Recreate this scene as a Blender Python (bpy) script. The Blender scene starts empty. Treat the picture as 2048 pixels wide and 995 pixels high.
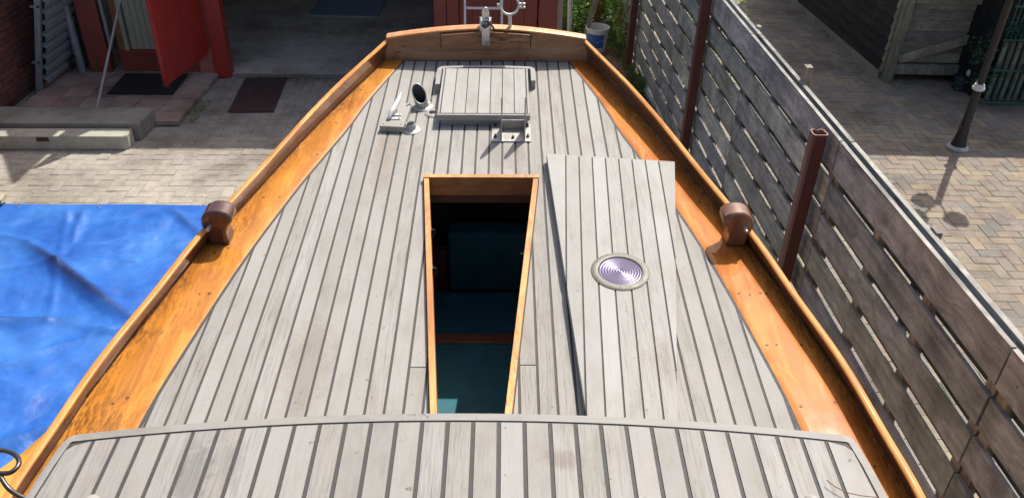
import bpy, bmesh, math, random
from mathutils import Vector, Matrix
random.seed(7)
S = bpy.context.scene
COL = S.collection
R = math.radians

# ------------------------------------------------------------------ camera
FPX = 1650.0; CAMLOC = Vector((0, 0, 3.8))
def _ray(x, y): return Vector(((x-1024)/FPX, (y-497.5)/FPX, 1)).normalized()
_up = -_ray(950, 3000); _fw = Vector((0, 0, 1))
_Y = (_fw - _fw.dot(_up)*_up).normalized()
_X = _Y.cross(_up)
if _X.x < 0: _X = -_X
RW = Matrix((_X, _Y, _up))                      # world <- camera (x right, y down, z forward)
cam = bpy.data.objects.new('camera', bpy.data.cameras.new('camera')); COL.objects.link(cam)
cam.data.sensor_width = 36; cam.data.lens = 36*FPX/2048
cam.data.clip_start = .05; cam.data.clip_end = 500
r_, d_, f_ = RW.col[0], RW.col[1], RW.col[2]
cam.matrix_world = Matrix(((r_.x, -d_.x, -f_.x, 0), (r_.y, -d_.y, -f_.y, 0), (r_.z, -d_.z, -f_.z, CAMLOC.z), (0, 0, 0, 1)))
S.camera = cam

# ------------------------------------------------------------------ sky and sun
SAZ, SEL = R(30.5), R(54)
w = bpy.data.worlds.new("World"); S.world = w; w.use_nodes = True
nt = w.node_tree; nt.nodes.clear()
sky = nt.nodes.new('ShaderNodeTexSky'); sky.sky_type = 'NISHITA'; sky.sun_disc = False
sky.sun_elevation = SEL; sky.sun_rotation = SAZ; sky.air_density = 1.0; sky.dust_density = 4.0; sky.ozone_density = .6
bg = nt.nodes.new('ShaderNodeBackground'); bg.inputs[1].default_value = .12
wo = nt.nodes.new('ShaderNodeOutputWorld')
nt.links.new(sky.outputs[0], bg.inputs[0]); nt.links.new(bg.outputs[0], wo.inputs[0])
sd = Vector((math.sin(SAZ)*math.cos(SEL), math.cos(SAZ)*math.cos(SEL), math.sin(SEL)))
sl = bpy.data.lights.new('sun', 'SUN'); sl.energy = 4.3; sl.angle = R(.55); sl.color = (1, .955, .88)
so = bpy.data.objects.new('sun', sl); COL.objects.link(so)
so.rotation_euler = sd.to_track_quat('Z', 'Y').to_euler(); so.location = sd*30
S.view_settings.view_transform = 'Standard'; S.view_settings.look = 'None'
S.view_settings.exposure = .42; S.view_settings.gamma = 1
S.cycles.max_bounces = 6

# ------------------------------------------------------------------ node helpers
class NT:
    def __init__(s, name):
        s.m = bpy.data.materials.new(name); s.m.use_nodes = True; s.t = s.m.node_tree; s.t.nodes.clear()
        s.out = s.n('ShaderNodeOutputMaterial'); s.b = s.n('ShaderNodeBsdfPrincipled'); s.l(s.b.outputs[0], s.out.inputs[0])
    def n(s, k, **kw):
        o = s.t.nodes.new(k)
        for a, v in kw.items(): setattr(o, a, v)
        return o
    def l(s, a, b): s.t.links.new(a, b)
    def put(s, v, sock):
        if isinstance(v, (int, float)): sock.default_value = v
        elif isinstance(v, tuple): sock.default_value = v if len(v) == len(sock.default_value) else (*v, 1)
        else: s.l(v, sock)
    def math(s, op, a, b=0.0, c=0.0, clamp=False):
        o = s.n('ShaderNodeMath', operation=op); o.use_clamp = clamp
        s.put(a, o.inputs[0]); s.put(b, o.inputs[1]); s.put(c, o.inputs[2]); return o.outputs[0]
    def vmath(s, op, a, b=(0., 0., 0.)):
        o = s.n('ShaderNodeVectorMath', operation=op)
        s.put(a, o.inputs[0]); s.put(b, o.inputs[1]); return o.outputs[0]
    def coord(s, scale=(1, 1, 1), rand=0.0, which='Object'):
        tc = s.n('ShaderNodeTexCoord').outputs[which]
        v = s.vmath('MULTIPLY', tc, tuple(float(q) for q in scale))
        if rand:
            oi = s.rnd()
            c = s.n('ShaderNodeCombineXYZ'); s.l(s.math('MULTIPLY', oi, rand), c.inputs[0]); s.l(s.math('MULTIPLY', oi, rand*1.7), c.inputs[1]); s.l(s.math('MULTIPLY', oi, rand*.6), c.inputs[2])
            v = s.vmath('ADD', v, c.outputs[0])
        return v
    def rnd(s):
        oi = s.n('ShaderNodeObjectInfo').outputs['Random']; g = s.n('ShaderNodeNewGeometry').outputs['Random Per Island']
        return s.math('FRACT', s.math('ADD', oi, g))
    def noise(s, v, scale, detail=4., rough=.55, dist=0.):
        o = s.n('ShaderNodeTexNoise'); s.l(v, o.inputs['Vector']); o.inputs['Scale'].default_value = scale
        o.inputs['Detail'].default_value = detail; o.inputs['Roughness'].default_value = rough; o.inputs['Distortion'].default_value = dist
        return o.outputs[0]
    def ramp(s, f, *st):
        o = s.n('ShaderNodeValToRGB'); e = o.color_ramp.elements
        while len(e) < len(st): e.new(.5)
        for i, (p, c) in enumerate(st):
            e[i].position = p; e[i].color = (*c, 1) if isinstance(c, tuple) else (c, c, c, 1)
        s.put(f, o.inputs[0]); return o.outputs[0]
    def mix(s, f, a, b, mode='MIX'):
        o = s.n('ShaderNodeMix', data_type='RGBA', blend_type=mode); s.put(f, o.inputs[0]); s.put(a, o.inputs[6]); s.put(b, o.inputs[7]); return o.outputs[2]
    def bump(s, h, dist, strength=1.0, nrm=None):
        o = s.n('ShaderNodeBump'); o.inputs['Distance'].default_value = dist; o.inputs['Strength'].default_value = strength
        s.l(h, o.inputs['Height'])
        if nrm is not None: s.l(nrm, o.inputs['Normal'])
        return o.outputs[0]
    def fin(s, col, rough=.6, metal=0., bump=None, coat=0., coatr=.1, spec=.5):
        b = s.b; s.put(col, b.inputs['Base Color']); s.put(rough, b.inputs['Roughness']); s.put(metal, b.inputs['Metallic'])
        s.put(coat, b.inputs['Coat Weight']); s.put(coatr, b.inputs['Coat Roughness']); s.put(spec, b.inputs['Specular IOR Level'])
        if bump is not None: s.l(bump, b.inputs['Normal'])
        return s.m

def m_plain(name, c, rough=.6, metal=0., var=.25, scale=8., bumpd=.001, coat=0.):
    t = NT(name); v = t.coord((1, 1, 1), 3.)
    n = t.noise(v, scale, 6., .6); n2 = t.noise(v, scale*7, 3.)
    k = t.math('ADD', t.math('MULTIPLY', n, .7), t.math('MULTIPLY', n2, .3))
    lo = tuple(q*(1-var) for q in c); hi = tuple(min(1, q*(1+var)) for q in c)
    return t.fin(t.ramp(k, (.32, lo), (.68, hi)), t.ramp(n, (.3, rough*.8), (.7, min(1, rough*1.15))), metal, t.bump(n2, bumpd), coat)

def m_teak(name, light=(.330, .318, .298), dark=(.205, .190, .172), axis=1, tint=.13):
    t = NT(name); sc = [170., 170., 170.]; sc[axis] = 5.0
    v = t.coord(tuple(sc), 9.); vb = t.coord((1, 1, 1), 5.); vb0 = t.coord((1, 1, 1))
    warp = t.noise(t.coord((9, 2.2, 9) if axis else (2.2, 9, 9), 7.), 1.4, 3.)
    vv = t.vmath('ADD', v, t.vmath('MULTIPLY', warp, (5., 0., 5.) if axis else (0., 5., 5.)))
    g = t.noise(vv, 1.0, 4., .6); g2 = t.noise(vv, 2.1, 2., .6)
    blot = t.noise(t.vmath('MULTIPLY', vb, (1.6, .7, 1.) if axis else (.7, 1.6, 1.)), 5.5, 6., .68); fine = t.noise(t.coord((1, 1, 1), 2.), 160., 2.)
    rd = t.rnd()
    rough_plank = t.math('GREATER_THAN', t.math('FRACT', t.math('MULTIPLY', rd, 7.3)), .62)
    base = t.ramp(g, (.36, tuple(a*.35+b*.65 for a, b in zip(light, dark))), (.47, tuple(a*.8+b*.2 for a, b in zip(light, dark))), (.6, light), (.8, tuple(q*1.06 for q in light)))
    soft = t.mix(t.math('MULTIPLY', t.math('ADD', .12, t.math('MULTIPLY', t.math('SUBTRACT', 1.0, rough_plank), .72)), 1.0), base, light)
    blc = t.ramp(blot, (.3, (.74, .70, .66)), (.47, (.95, .935, .92)), (.7, (1.07, 1.075, 1.09)))
    c = t.mix(.75, soft, blc, 'MULTIPLY')
    c = t.mix(1., c, t.ramp(rd, (0, (1-tint, 1-tint*1.05, 1-tint*1.15)), (.3, (1-tint*.35, 1-tint*.4, 1-tint*.55)), (.55, (1, 1, 1)), (.8, (1-tint*.2, 1-tint*.38, 1-tint*.5)), (1, (1.06, 1.07, 1.08))), 'MULTIPLY')
    lines = t.ramp(g2, (.30, .35), (.40, 1.))
    c = t.mix(t.math('ADD', .10, t.math('MULTIPLY', rough_plank, .3)), c, lines, 'MULTIPLY')
    if axis:                                             # old stains: a brown smudge and a grey scuff on the roof, brownish boards forward
        for (px, py, sx_, sy_, colr, amt) in ((.215, 1.075, .060, .030, (.66, .52, .46), .55), (-.545, 1.05, .045, .11, (.52, .55, .57), .6), (-.47, 1.08, .03, .07, (.6, .62, .63), .5), (-.40, 2.95, .07, .35, (.80, .70, .62), .7), (.10, 2.95, .10, .14, (.80, .72, .65), .5), (-.50, 1.75, .09, .25, (.84, .76, .70), .6), (.56, 1.72, .05, .12, (.84, .74, .68), .6), (.30, 1.40, .12, .12, (.86, .76, .70), .5)):
            q = t.vmath('MULTIPLY', t.vmath('SUBTRACT', vb0, (px, py, 0.)), (1/sx_, 1/sy_, 0.))
            ln = t.n('ShaderNodeVectorMath', operation='LENGTH'); t.l(q, ln.inputs[0])
            dd = t.math('ADD', ln.outputs['Value'], t.math('MULTIPLY', t.math('SUBTRACT', t.noise(vb0, 38., 4., .7), .5), 1.6))
            c = t.mix(t.ramp(dd, (.45, amt), (1.15 if False else .999, 0.)), c, t.mix(1., c, colr, 'MULTIPLY'))
    specks = t.ramp(t.noise(vb, 55., 3., .5), (.24, (.30, .26, .22)), (.30, (1, 1, 1)))
    c = t.mix(.7, c, specks, 'MULTIPLY')
    h = t.math('ADD', t.math('MULTIPLY', g, .7), t.math('MULTIPLY', g2, .3))
    return t.fin(c, .72, 0., t.bump(fine, .0004, .5, t.bump(h, .0010)), 0., .1, .35)

def m_varnish(name, base=(.50, .155, .016), pale=(.70, .28, .045), dark=(.10, .022, .006), axis=1, stain=.5, coatr=.12, coat=.9, edge=False, wave=.0005, spec=.25, ripple=0.):
    t = NT(name); sc = [26., 26., 26.]; sc[axis] = 1.3
    v = t.coord(tuple(sc), 4.); vb = t.coord((1, 1, 1), 3.)
    g = t.noise(t.vmath('ADD', v, t.vmath('MULTIPLY', t.noise(vb, 3., 2.), (5., 0., 5.))), 1., 5., .6)
    fine = t.noise(t.vmath('MULTIPLY', v, (4., 1.5, 4.)), 1., 3.)
    c = t.ramp(g, (.32, tuple(q*.8 for q in base)), (.5, base), (.72, pale))
    c = t.mix(.35, c, t.ramp(fine, (.3, (.55, .5, .4)), (.5, (1, 1, 1))), 'MULTIPLY')
    c = t.mix(.7, c, t.ramp(t.noise(vb, 2.7, 5., .6), (.33, (.72, .5, .4)), (.5, (1, 1, 1)), (.7, (1.15, 1.2, 1.2))), 'MULTIPLY')
    s3 = [75., 75., 75.]; s3[axis] = 16.
    st = t.noise(t.coord(tuple(s3), 4.), 1., 6., .72); reg = t.noise(vb, 3.3, 3., .5)
    mask = t.math('MULTIPLY', t.ramp(st, (.50, 0.), (.62, 1.)), t.ramp(reg, (.52, 0.), (.66, 1.)))
    c = t.mix(t.math('MULTIPLY', mask, stain), c, dark)
    if edge:                                             # worn dirty edge line, plus shade painted in on the right side; mesh attribute
        at = t.n('ShaderNodeAttribute', attribute_name='grime_shade').outputs['Fac']
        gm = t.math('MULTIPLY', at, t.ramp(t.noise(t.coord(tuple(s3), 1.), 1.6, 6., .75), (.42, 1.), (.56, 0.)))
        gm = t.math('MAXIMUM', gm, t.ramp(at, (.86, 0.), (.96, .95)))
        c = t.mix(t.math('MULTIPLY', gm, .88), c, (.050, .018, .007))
    oil = t.noise(vb, 1.4, 2.)
    b = t.bump(t.noise(vb, 7., 3.), wave, .6, t.bump(g, .0004))
    if ripple: b = t.bump(t.noise(vb, 55., 3., .6), ripple, .8, b)
    return t.fin(c, t.ramp(fine, (.3, .45), (.7, .6)), 0., b, coat, t.ramp(t.noise(vb, 9., 4.), (.35, coatr), (.7, coatr*2.1)), spec)

def m_oldwood(name, c1, c2, axis=1, green=0., rough=.8):
    t = NT(name); sc = [28., 28., 28.]; sc[axis] = 1.1
    v = t.coord(tuple(sc), 11.); vb = t.coord((1, 1, 1), 6.)
    g = t.noise(t.vmath('ADD', v, t.vmath('MULTIPLY', t.noise(vb, 2.5, 2.), (6., 6., 6.))), 1., 6., .62)
    c = t.ramp(g, (.3, c1), (.52, tuple((a+b)/2 for a, b in zip(c1, c2))), (.72, c2))
    rd = t.rnd()
    c = t.mix(1., c, t.ramp(rd, (0, (.72, .74, .74)), (.35, (1, .97, .93)), (.6, (.86, .84, .9)), (1, (1.2, 1.17, 1.1))), 'MULTIPLY')
    c = t.mix(.8, c, t.ramp(t.noise(vb, 3.5, 5., .65), (.30, (.45, .46, .44)), (.5, (1, 1, 1)), (.68, (1.4, 1.4, 1.32))), 'MULTIPLY')
    kn = t.n('ShaderNodeTexVoronoi'); s2 = [5.5, 5.5, 5.5]; s2[axis] = 3.3
    t.l(t.coord(tuple(s2), 7.), kn.inputs['Vector']); kn.inputs['Randomness'].default_value = 1.
    c = t.mix(t.ramp(kn.outputs['Distance'], (.06, .85), (.1, 0.)), c, (.018, .014, .011))
    if green:
        gm = t.math('MULTIPLY', t.ramp(t.noise(vb, 1.9, 5., .6), (.45, 0.), (.65, 1.)), green)
        c = t.mix(gm, c, (.085, .10, .035))
    return t.fin(c, rough, 0., t.bump(g, .003), 0., .1, .3)

def m_paver(name, stops, rough=.85, dirt=(.55, .53, .5)):
    t = NT(name); vb = t.coord((1, 1, 1), 0.); vr = t.coord((1, 1, 1), 5.)
    rd = t.rnd(); c = t.ramp(rd, *stops)
    w_ = t.n('ShaderNodeNewGeometry').outputs['Position']
    big = t.noise(w_, 1.3, 5., .62); mid = t.noise(w_, 8., 5., .65); fi = t.noise(w_, 130., 3., .6)
    c = t.mix(.85, c, t.ramp(big, (.33, dirt), (.52, (1, 1, 1)), (.7, (1.15, 1.14, 1.1))), 'MULTIPLY')
    c = t.mix(.6, c, t.ramp(mid, (.33, (.68, .66, .63)), (.55, (1.05, 1.05, 1.05))), 'MULTIPLY')
    c = t.mix(.55, c, t.ramp(fi, (.33, (.55, .55, .55)), (.55, (1.1, 1.1, 1.1))), 'MULTIPLY')
    return t.fin(c, rough, 0., t.bump(fi, .0018, 1., t.bump(mid, .003)), 0., .1, .3)

def m_metal(name, c, rough=.35, metal=.9, rust=0.):
    t = NT(name); v = t.coord((1, 1, 1), 3.)
    n = t.noise(v, 25., 5., .6); n2 = t.noise(v, 150., 3.)
    col = t.ramp(n, (.3, tuple(q*.75 for q in c)), (.7, tuple(min(1, q*1.1) for q in c)))
    if rust:
        f = t.math('MULTIPLY', t.ramp(t.noise(v, 14., 6., .7), (.5, 0.), (.62, 1.)), rust)
        col = t.mix(f, col, (.10, .035, .014))
    return t.fin(col, t.ramp(n, (.3, rough*.7), (.7, min(1, rough*1.4))), metal, t.bump(n2, .0003))

M = {}
M['teak'] = m_teak('weathered_teak')
M['teak_hatch'] = m_teak('weathered_teak_pale', (.352, .342, .322), (.26, .25, .232), tint=.07)
M['teak_cross'] = m_teak('weathered_teak_cross', axis=0, tint=.1)
M['caulk'] = m_plain('rubber_caulking', (.058, .055, .053), .75, 0, .35, 60.)
M['varnish'] = m_varnish('varnished_pine_board', (.50, .185, .020), (.66, .29, .045), edge=True, stain=.4, coatr=.14, coat=.7)
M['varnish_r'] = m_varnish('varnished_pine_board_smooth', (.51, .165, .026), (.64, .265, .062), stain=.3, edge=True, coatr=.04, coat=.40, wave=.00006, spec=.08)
M['varnish_rail'] = m_varnish('varnished_rail', (.50, .19, .035), (.62, .28, .07), stain=.15, coatr=.14, coat=.6, edge=True)
M['varnish_wall'] = m_varnish('varnished_bulwark', (.13, .055, .026), (.20, .09, .042), stain=.6, coatr=.10, coat=.7, edge=True, wave=.0014, ripple=.0009)
M['cap_rail'] = m_varnish('varnished_cap_rail', (.55, .235, .055), (.64, .32, .10), stain=.15, coatr=.25, coat=.18, spec=.12)
M['varnish_yellow'] = m_varnish('varnished_yellow_plank', (.74, .35, .06), (.82, .44, .10), stain=.03)
M['varnish_cross'] = m_varnish('varnished_oak_cross', (.36, .185, .10), (.45, .25, .14), (.03, .022, .02), axis=0, stain=.9, coatr=.4, coat=.2)
M['pad'] = m_varnish('worn_oak_pad', (.30, .145, .075), (.40, .21, .11), (.02, .016, .014), axis=0, stain=1., coatr=.5, coat=.1)
M['cap'] = m_varnish('varnished_cap', (.60, .27, .10), (.72, .38, .17), stain=.1, coatr=.25, coat=.5)
M['knob'] = m_varnish('varnished_mahogany', (.075, .023, .015), (.13, .045, .028), axis=2, stain=.2, coatr=.07, coat=1.)
M['knob_r'] = m_varnish('varnished_mahogany_light', (.20, .085, .045), (.30, .14, .08), axis=2, stain=.2, coatr=.1, coat=1.)
M['coaming'] = m_varnish('varnished_coaming', (.56, .25, .07), (.70, .36, .12), (.08, .03, .01), stain=.6, coatr=.3, coat=.4)
M['inner'] = m_varnish('inner_coaming', (.40, .17, .06), (.48, .22, .09), axis=0, stain=.25, coat=.2, coatr=.4)
M['plug'] = m_plain('dark_wood_plug', (.13, .045, .014), .6, 0, .7, 60.)
M['beam'] = m_plain('deck_beam', (.16, .06, .035), .5)
M['interior'] = m_plain('cabin_lining', (.09, .055, .04), .6)
M['panelwood'] = m_plain('cabin_panel', (.30, .10, .06), .45)
M['cushion'] = m_plain('teal_cushion', (.04, .16, .19), .9, 0, .3, 9., .002)
M['alu'] = m_metal('cast_aluminium', (.60, .60, .58), .42, .75)
M['white_metal'] = m_metal('painted_light_metal', (.66, .65, .60), .4, .1)
M['grey_metal'] = m_plain('grey_painted_metal', (.40, .385, .36), .5, .1, .18, 30.)
M['steel'] = m_metal('galvanised_steel', (.58, .60, .60), .30, .85)
M['plate'] = m_metal('bracket_steel', (.40, .385, .36), .45, .35)
M['darksteel'] = m_metal('dark_steel', (.10, .095, .09), .38, .8)
M['vent_in'] = m_plain('dark_vent_lining', (.055, .058, .056), .6)
M['rust'] = m_plain('rusty_hole', (.09, .035, .02), .9)
M['black'] = m_plain('black_cavity', (.012, .011, .011), .7)
M['light_ring'] = m_plain('bronze_ring', (.17, .162, .13), .55, .1, .2, 30.)
M['red_post'] = m_metal('brown_painted_steel', (.105, .036, .030), .45, .0, .35)
M['post_cut'] = m_plain('cut_steel_edge', (.26, .14, .10), .6)
M['fence'] = m_oldwood('weathered_fence_wood', (.185, .21, .21), (.45, .485, .46), green=.4)
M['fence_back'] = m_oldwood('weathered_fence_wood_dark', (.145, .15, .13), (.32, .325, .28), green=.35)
M['fence_top'] = m_oldwood('weathered_fence_purple', (.165, .18, .19), (.40, .425, .435))
M['striptop'] = m_oldwood('bleached_top_edge', (.17, .17, .155), (.40, .39, .36))
M['batten'] = m_oldwood('fence_batten_wood', (.15, .14, .115), (.36, .335, .28), axis=2)
M['shed_front'] = m_oldwood('shed_boards', (.15, .135, .115), (.30, .275, .235), axis=0, green=.35)
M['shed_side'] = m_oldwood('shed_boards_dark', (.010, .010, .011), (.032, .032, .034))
M['shed_post'] = m_oldwood('shed_post_wood', (.17, .155, .12), (.34, .31, .25), axis=2, green=.4)
G1 = (.34, .315, .27)
M['paver_grey'] = m_paver('grey_concrete_pavers', [(0, (.33, .305, .262)), (.3, (.365, .335, .285)), (.6, (.345, .31, .265)), (1, (.39, .355, .30))])
M['paver_mix'] = m_paver('mixed_clay_pavers', [(0, (.235, .18, .14)), (.16, (.285, .235, .175)), (.32, (.205, .185, .155)), (.46, (.25, .20, .17)), (.6, (.31, .25, .165)), (.74, (.22, .19, .165)), (.9, (.26, .205, .16)), (.97, (.185, .178, .16)), (1, (.33, .265, .17))], dirt=(.55, .53, .5))
M['paver_red'] = m_paver('red_clay_pavers', [(0, (.17, .095, .075)), (1, (.26, .16, .13))])
M['tile'] = m_paver('pink_concrete_tiles', [(0, (.31, .22, .19)), (.3, (.45, .33, .27)), (.6, (.42, .37, .31)), (1, (.36, .25, .21))])
M['joint'] = m_plain('joint_sand', (.235, .215, .18), .95, 0, .3, 12., .002)
M['soil'] = m_plain('bare_soil', (.085, .07, .05), .95, 0, .5, 5., .01)
M['concrete'] = m_paver('old_concrete', [(0, (.40, .385, .32)), (1, (.44, .42, .35))], dirt=(.5, .48, .42))
M['concrete_dark'] = m_paver('dark_concrete', [(0, (.24, .225, .20)), (1, (.29, .275, .245))])
M['floor'] = m_paver('garage_floor_concrete', [(0, (.56, .51, .43)), (1, (.56, .51, .43))])
M['brick'] = m_paver('red_wall_bricks', [(0, (.17, .07, .05)), (.4, (.26, .10, .075)), (.7, (.21, .085, .07)), (1, (.14, .075, .07))])
M['mortar'] = m_plain('mortar', (.27, .235, .205), .95)
M['redpaint'] = m_plain('red_wall_paint', (.27, .060, .042), .6, 0, .18, 4.)
M['reddoor'] = m_plain('red_door_paint', (.36, .030, .022), .38, 0, .14, 3.)
M['redworn'] = m_plain('worn_pink_red_paint', (.34, .13, .105), .75, 0, .3, 9.)
M['browntrim'] = m_plain('brown_wood_trim', (.25, .11, .045), .6)
M['cream'] = m_plain('cream_green_boards', (.40, .42, .30), .6, 0, .12, 5.)
M['zinc'] = m_metal('zinc_pipe', (.34, .40, .42), .45, .4)
M['corr'] = m_metal('corrugated_sheet', (.40, .46, .48), .5, .15)
M['mat_black'] = m_plain('black_door_mat', (.022, .024, .028), .95, 0, .3, 60., .002)
M['mat_brown'] = m_plain('brown_floor_plate', (.070, .042, .038), .7, 0, .25, 10., .001)
M['roof'] = m_plain('roof_felt', (.06, .06, .06), .9)
M['wall_in'] = m_plain('dark_interior_wall', (.10, .09, .08), .9)
M['wall_pale'] = m_plain('whitewashed_wall', (.50, .47, .42), .9)
M['bucket'] = m_plain('white_plastic', (.62, .64, .62), .4, 0, .08)
M['blue_label'] = m_plain('blue_label', (.03, .13, .42), .4, 0, .1)
M['grate'] = m_metal('blue_grey_grating', (.22, .30, .36), .5, .3)
M['greenmetal'] = m_plain('green_wire', (.022, .10, .07), .5)
M['lamp'] = m_plain('black_cast_iron', (.014, .014, .016), .45, .0)
M['lampglass'] = m_plain('smoked_lantern_glass', (.05, .05, .045), .15)
M['pot'] = m_plain('blue_black_pot', (.03, .045, .055), .5)
M['stone'] = m_plain('pale_pebble', (.55, .54, .5), .8)
M['lightwood'] = m_oldwood('pale_sawn_timber', (.38, .33, .24), (.55, .50, .38))

# prism light lens
t = NT('prism_glass'); M['lens'] = t.fin((.15, .125, .21), .22, .5, None, .6, .08)

def m_tarp():
    t = NT('blue_tarpaulin'); vb = t.coord((1, 1, 1))
    at = t.n('ShaderNodeAttribute', attribute_name='grime_shade').outputs['Fac']
    n = t.noise(vb, 1.5, 6., .6, .5); n2 = t.noise(vb, 6., 5., .65); f = t.noise(vb, 260., 2.)
    c = t.ramp(n, (.3, (.014, .085, .37)), (.5, (.022, .125, .46)), (.7, (.05, .19, .54)))
    c = t.mix(.5, c, t.ramp(n2, (.35, (.75, .75, .78)), (.6, (1.12, 1.1, 1.05))), 'MULTIPLY')
    pale = t.ramp(t.noise(vb, 2.6, 6., .7, 1.2), (.60, 0.), (.74, .25))
    c = t.mix(pale, c, (.16, .30, .58))
    scr = t.noise(t.coord((1.2, 16, 1)), 3., 5., .7, .8)
    c = t.mix(t.ramp(scr, (.67, 0.), (.72, .22)), c, (.30, .44, .70))
    c = t.mix(t.math('MULTIPLY', at, .95), c, (.006, .016, .07))  # darker along the fold lines
    return t.fin(c, .42, 0., t.bump(f, .0005, .5, t.bump(n2, .007, 1., t.bump(t.noise(vb, 1.6, 3., .5, .6), .045))), 0., .1, .5)
M['tarp'] = m_tarp()

def m_leaf(name, a, b):
    t = NT(name); rd = t.rnd()
    c = t.ramp(rd, (0, a), (.6, b), (1, tuple(q*1.5 for q in b)))
    t.fin(c, .5); t.b.inputs['Subsurface Weight'].default_value = 0
    tr = t.n('ShaderNodeBsdfTranslucent'); t.l(c, tr.inputs[0]); mx = t.n('ShaderNodeMixShader'); mx.inputs[0].default_value = .35
    t.l(t.b.outputs[0], mx.inputs[1]); t.l(tr.outputs[0], mx.inputs[2]); t.l(mx.outputs[0], t.out.inputs[0])
    return t.m
M['leaf'] = m_leaf('shrub_leaves', (.08, .17, .03), (.17, .30, .06))
M['ivy'] = m_leaf('ivy_leaves', (.012, .045, .028), (.03, .085, .05))
M['litter'] = m_leaf('pale_litter', (.30, .27, .2), (.55, .52, .45))
M['moss'] = m_leaf('dull_moss', (.05, .06, .02), (.10, .11, .04))
M['grass'] = m_leaf('grass_blades', (.05, .09, .02), (.10, .16, .04))

# ------------------------------------------------------------------ mesh helpers
class MB:
    def __init__(s): s.v = []; s.f = []; s.att = None
    def add(s, vs, fs):
        o = len(s.v); s.v += [Vector(q) for q in vs]; s.f += [tuple(i+o for i in f) for f in fs]; return s
    def box(s, x0, x1, y0, y1, z0, z1, mat=None):
        vs = [Vector((x, y, z)) for z in (z0, z1) for y in (y0, y1) for x in (x0, x1)]
        if mat is not None: vs = [mat @ q for q in vs]
        return s.add(vs, [(0, 2, 3, 1), (4, 5, 7, 6), (0, 1, 5, 4), (2, 6, 7, 3), (0, 4, 6, 2), (1, 3, 7, 5)])
    def prism(s, poly, z0, z1, mat=None):                       # poly in xy, counter-clockwise
        n = len(poly)
        a = sum(poly[i][0]*poly[(i+1) % n][1]-poly[(i+1) % n][0]*poly[i][1] for i in range(n))
        if a < 0: poly = poly[::-1]
        g = lambda q, z: z(q) if callable(z) else z
        vs = [Vector((p[0], p[1], g(p, z0))) for p in poly]+[Vector((p[0], p[1], g(p, z1))) for p in poly]
        if mat is not None: vs = [mat @ q for q in vs]
        fs = [tuple(range(n))[::-1], tuple(range(n, 2*n))]+[(i, (i+1) % n, n+(i+1) % n, n+i) for i in range(n)]
        return s.add(vs, fs)
    def tube(s, path, r, n=10, caps=True):
        path = [Vector(p) for p in path]; rs = r if isinstance(r, (list, tuple)) else [r]*len(path)
        o = len(s.v); prev = None
        for i, p in enumerate(path):
            d = (path[min(i+1, len(path)-1)]-path[max(i-1, 0)]).normalized()
            if prev is None: a = d.orthogonal().normalized()
            else: a = (prev-d*prev.dot(d)).normalized()
            prev = a; b = d.cross(a)
            for k in range(n):
                th = 2*math.pi*k/n; s.v.append(p+(a*math.cos(th)+b*math.sin(th))*rs[i])
        for i in range(len(path)-1):
            for k in range(n):
                q = o+i*n; s.f.append((q+k, q+(k+1) % n, q+n+(k+1) % n, q+n+k))
        if caps:
            s.f.append(tuple(range(o, o+n))[::-1]); e = o+(len(path)-1)*n; s.f.append(tuple(range(e, e+n)))
        return s
    def lathe(s, prof, n=24, mat=None, close=False):            # prof [(r,z)]
        o = len(s.v); m = len(prof)
        for k in range(n):
            th = 2*math.pi*k/n
            for r, z in prof:
                q = Vector((r*math.cos(th), r*math.sin(th), z)); s.v.append(mat @ q if mat is not None else q)
        for k in range(n):
            k2 = (k+1) % n
            for i in range(m-1+(1 if close else 0)):
                j = (i+1) % m; s.f.append((o+k*m+i, o+k2*m+i, o+k2*m+j, o+k*m+j))
        return s
    def grid(s, P, flip=False):                                 # P[i][j] points
        o = len(s.v); n, m = len(P), len(P[0])
        for row in P: s.v += [Vector(q) for q in row]
        for i in range(n-1):
            for j in range(m-1):
                f = (o+i*m+j, o+(i+1)*m+j, o+(i+1)*m+j+1, o+i*m+j+1); s.f.append(f[::-1] if flip else f)
        return s
    def mesh(s, name, mat, smooth=False):
        me = bpy.data.meshes.new(name); me.from_pydata([tuple(q) for q in s.v], [], s.f); me.update()
        bm = bmesh.new(); bm.from_mesh(me); bmesh.ops.recalc_face_normals(bm, faces=bm.faces) ; bm.to_mesh(me); bm.free()
        if mat: me.materials.append(mat)
        if s.att:
            a = me.attributes.new('grime_shade', 'FLOAT', 'POINT')
            for i, q in enumerate(s.att): a.data[i].value = q
        if smooth:
            me.polygons.foreach_set('use_smooth', [True]*len(me.polygons))
            try: me.set_sharp_from_angle(angle=R(38))
            except Exception: pass
        return me
    def build(s, name, mat, parent=None, smooth=False, bevel=0):
        o = bpy.data.objects.new(name, s.mesh(name, mat, smooth)); COL.objects.link(o)
        if parent is not None: o.parent = parent
        if bevel:
            b = o.modifiers.new('bevel', 'BEVEL'); b.width = bevel; b.segments = 2; b.limit_method = 'ANGLE'; b.angle_limit = R(35)
        return o
def tag(o, label=None, cat=None, group=None, kind=None):
    if label: o['label'] = label
    if cat: o['category'] = cat
    if group: o['group'] = group
    if kind: o['kind'] = kind
    return o
def empty(name, label, cat, loc=(0, 0, 0), rz=0, group=None):
    o = bpy.data.objects.new(name, None); COL.objects.link(o); o.location = loc; o.rotation_euler = (0, 0, rz)
    o.empty_display_size = .2
    return tag(o, label, cat, group)
def inst(me, name, parent, mat4=None, loc=None):
    o = bpy.data.objects.new(name, me); COL.objects.link(o); o.parent = parent
    if mat4 is not None: o.matrix_local = mat4
    if loc is not None: o.location = loc
    return o
def lerp_tab(tab, x):
    if x <= tab[0][0]: return tab[0][1]
    for (a, fa), (b, fb) in zip(tab, tab[1:]):
        if x <= b: return fa+(fb-fa)*(x-a)/(b-a)
    return tab[-1][1]
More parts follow.
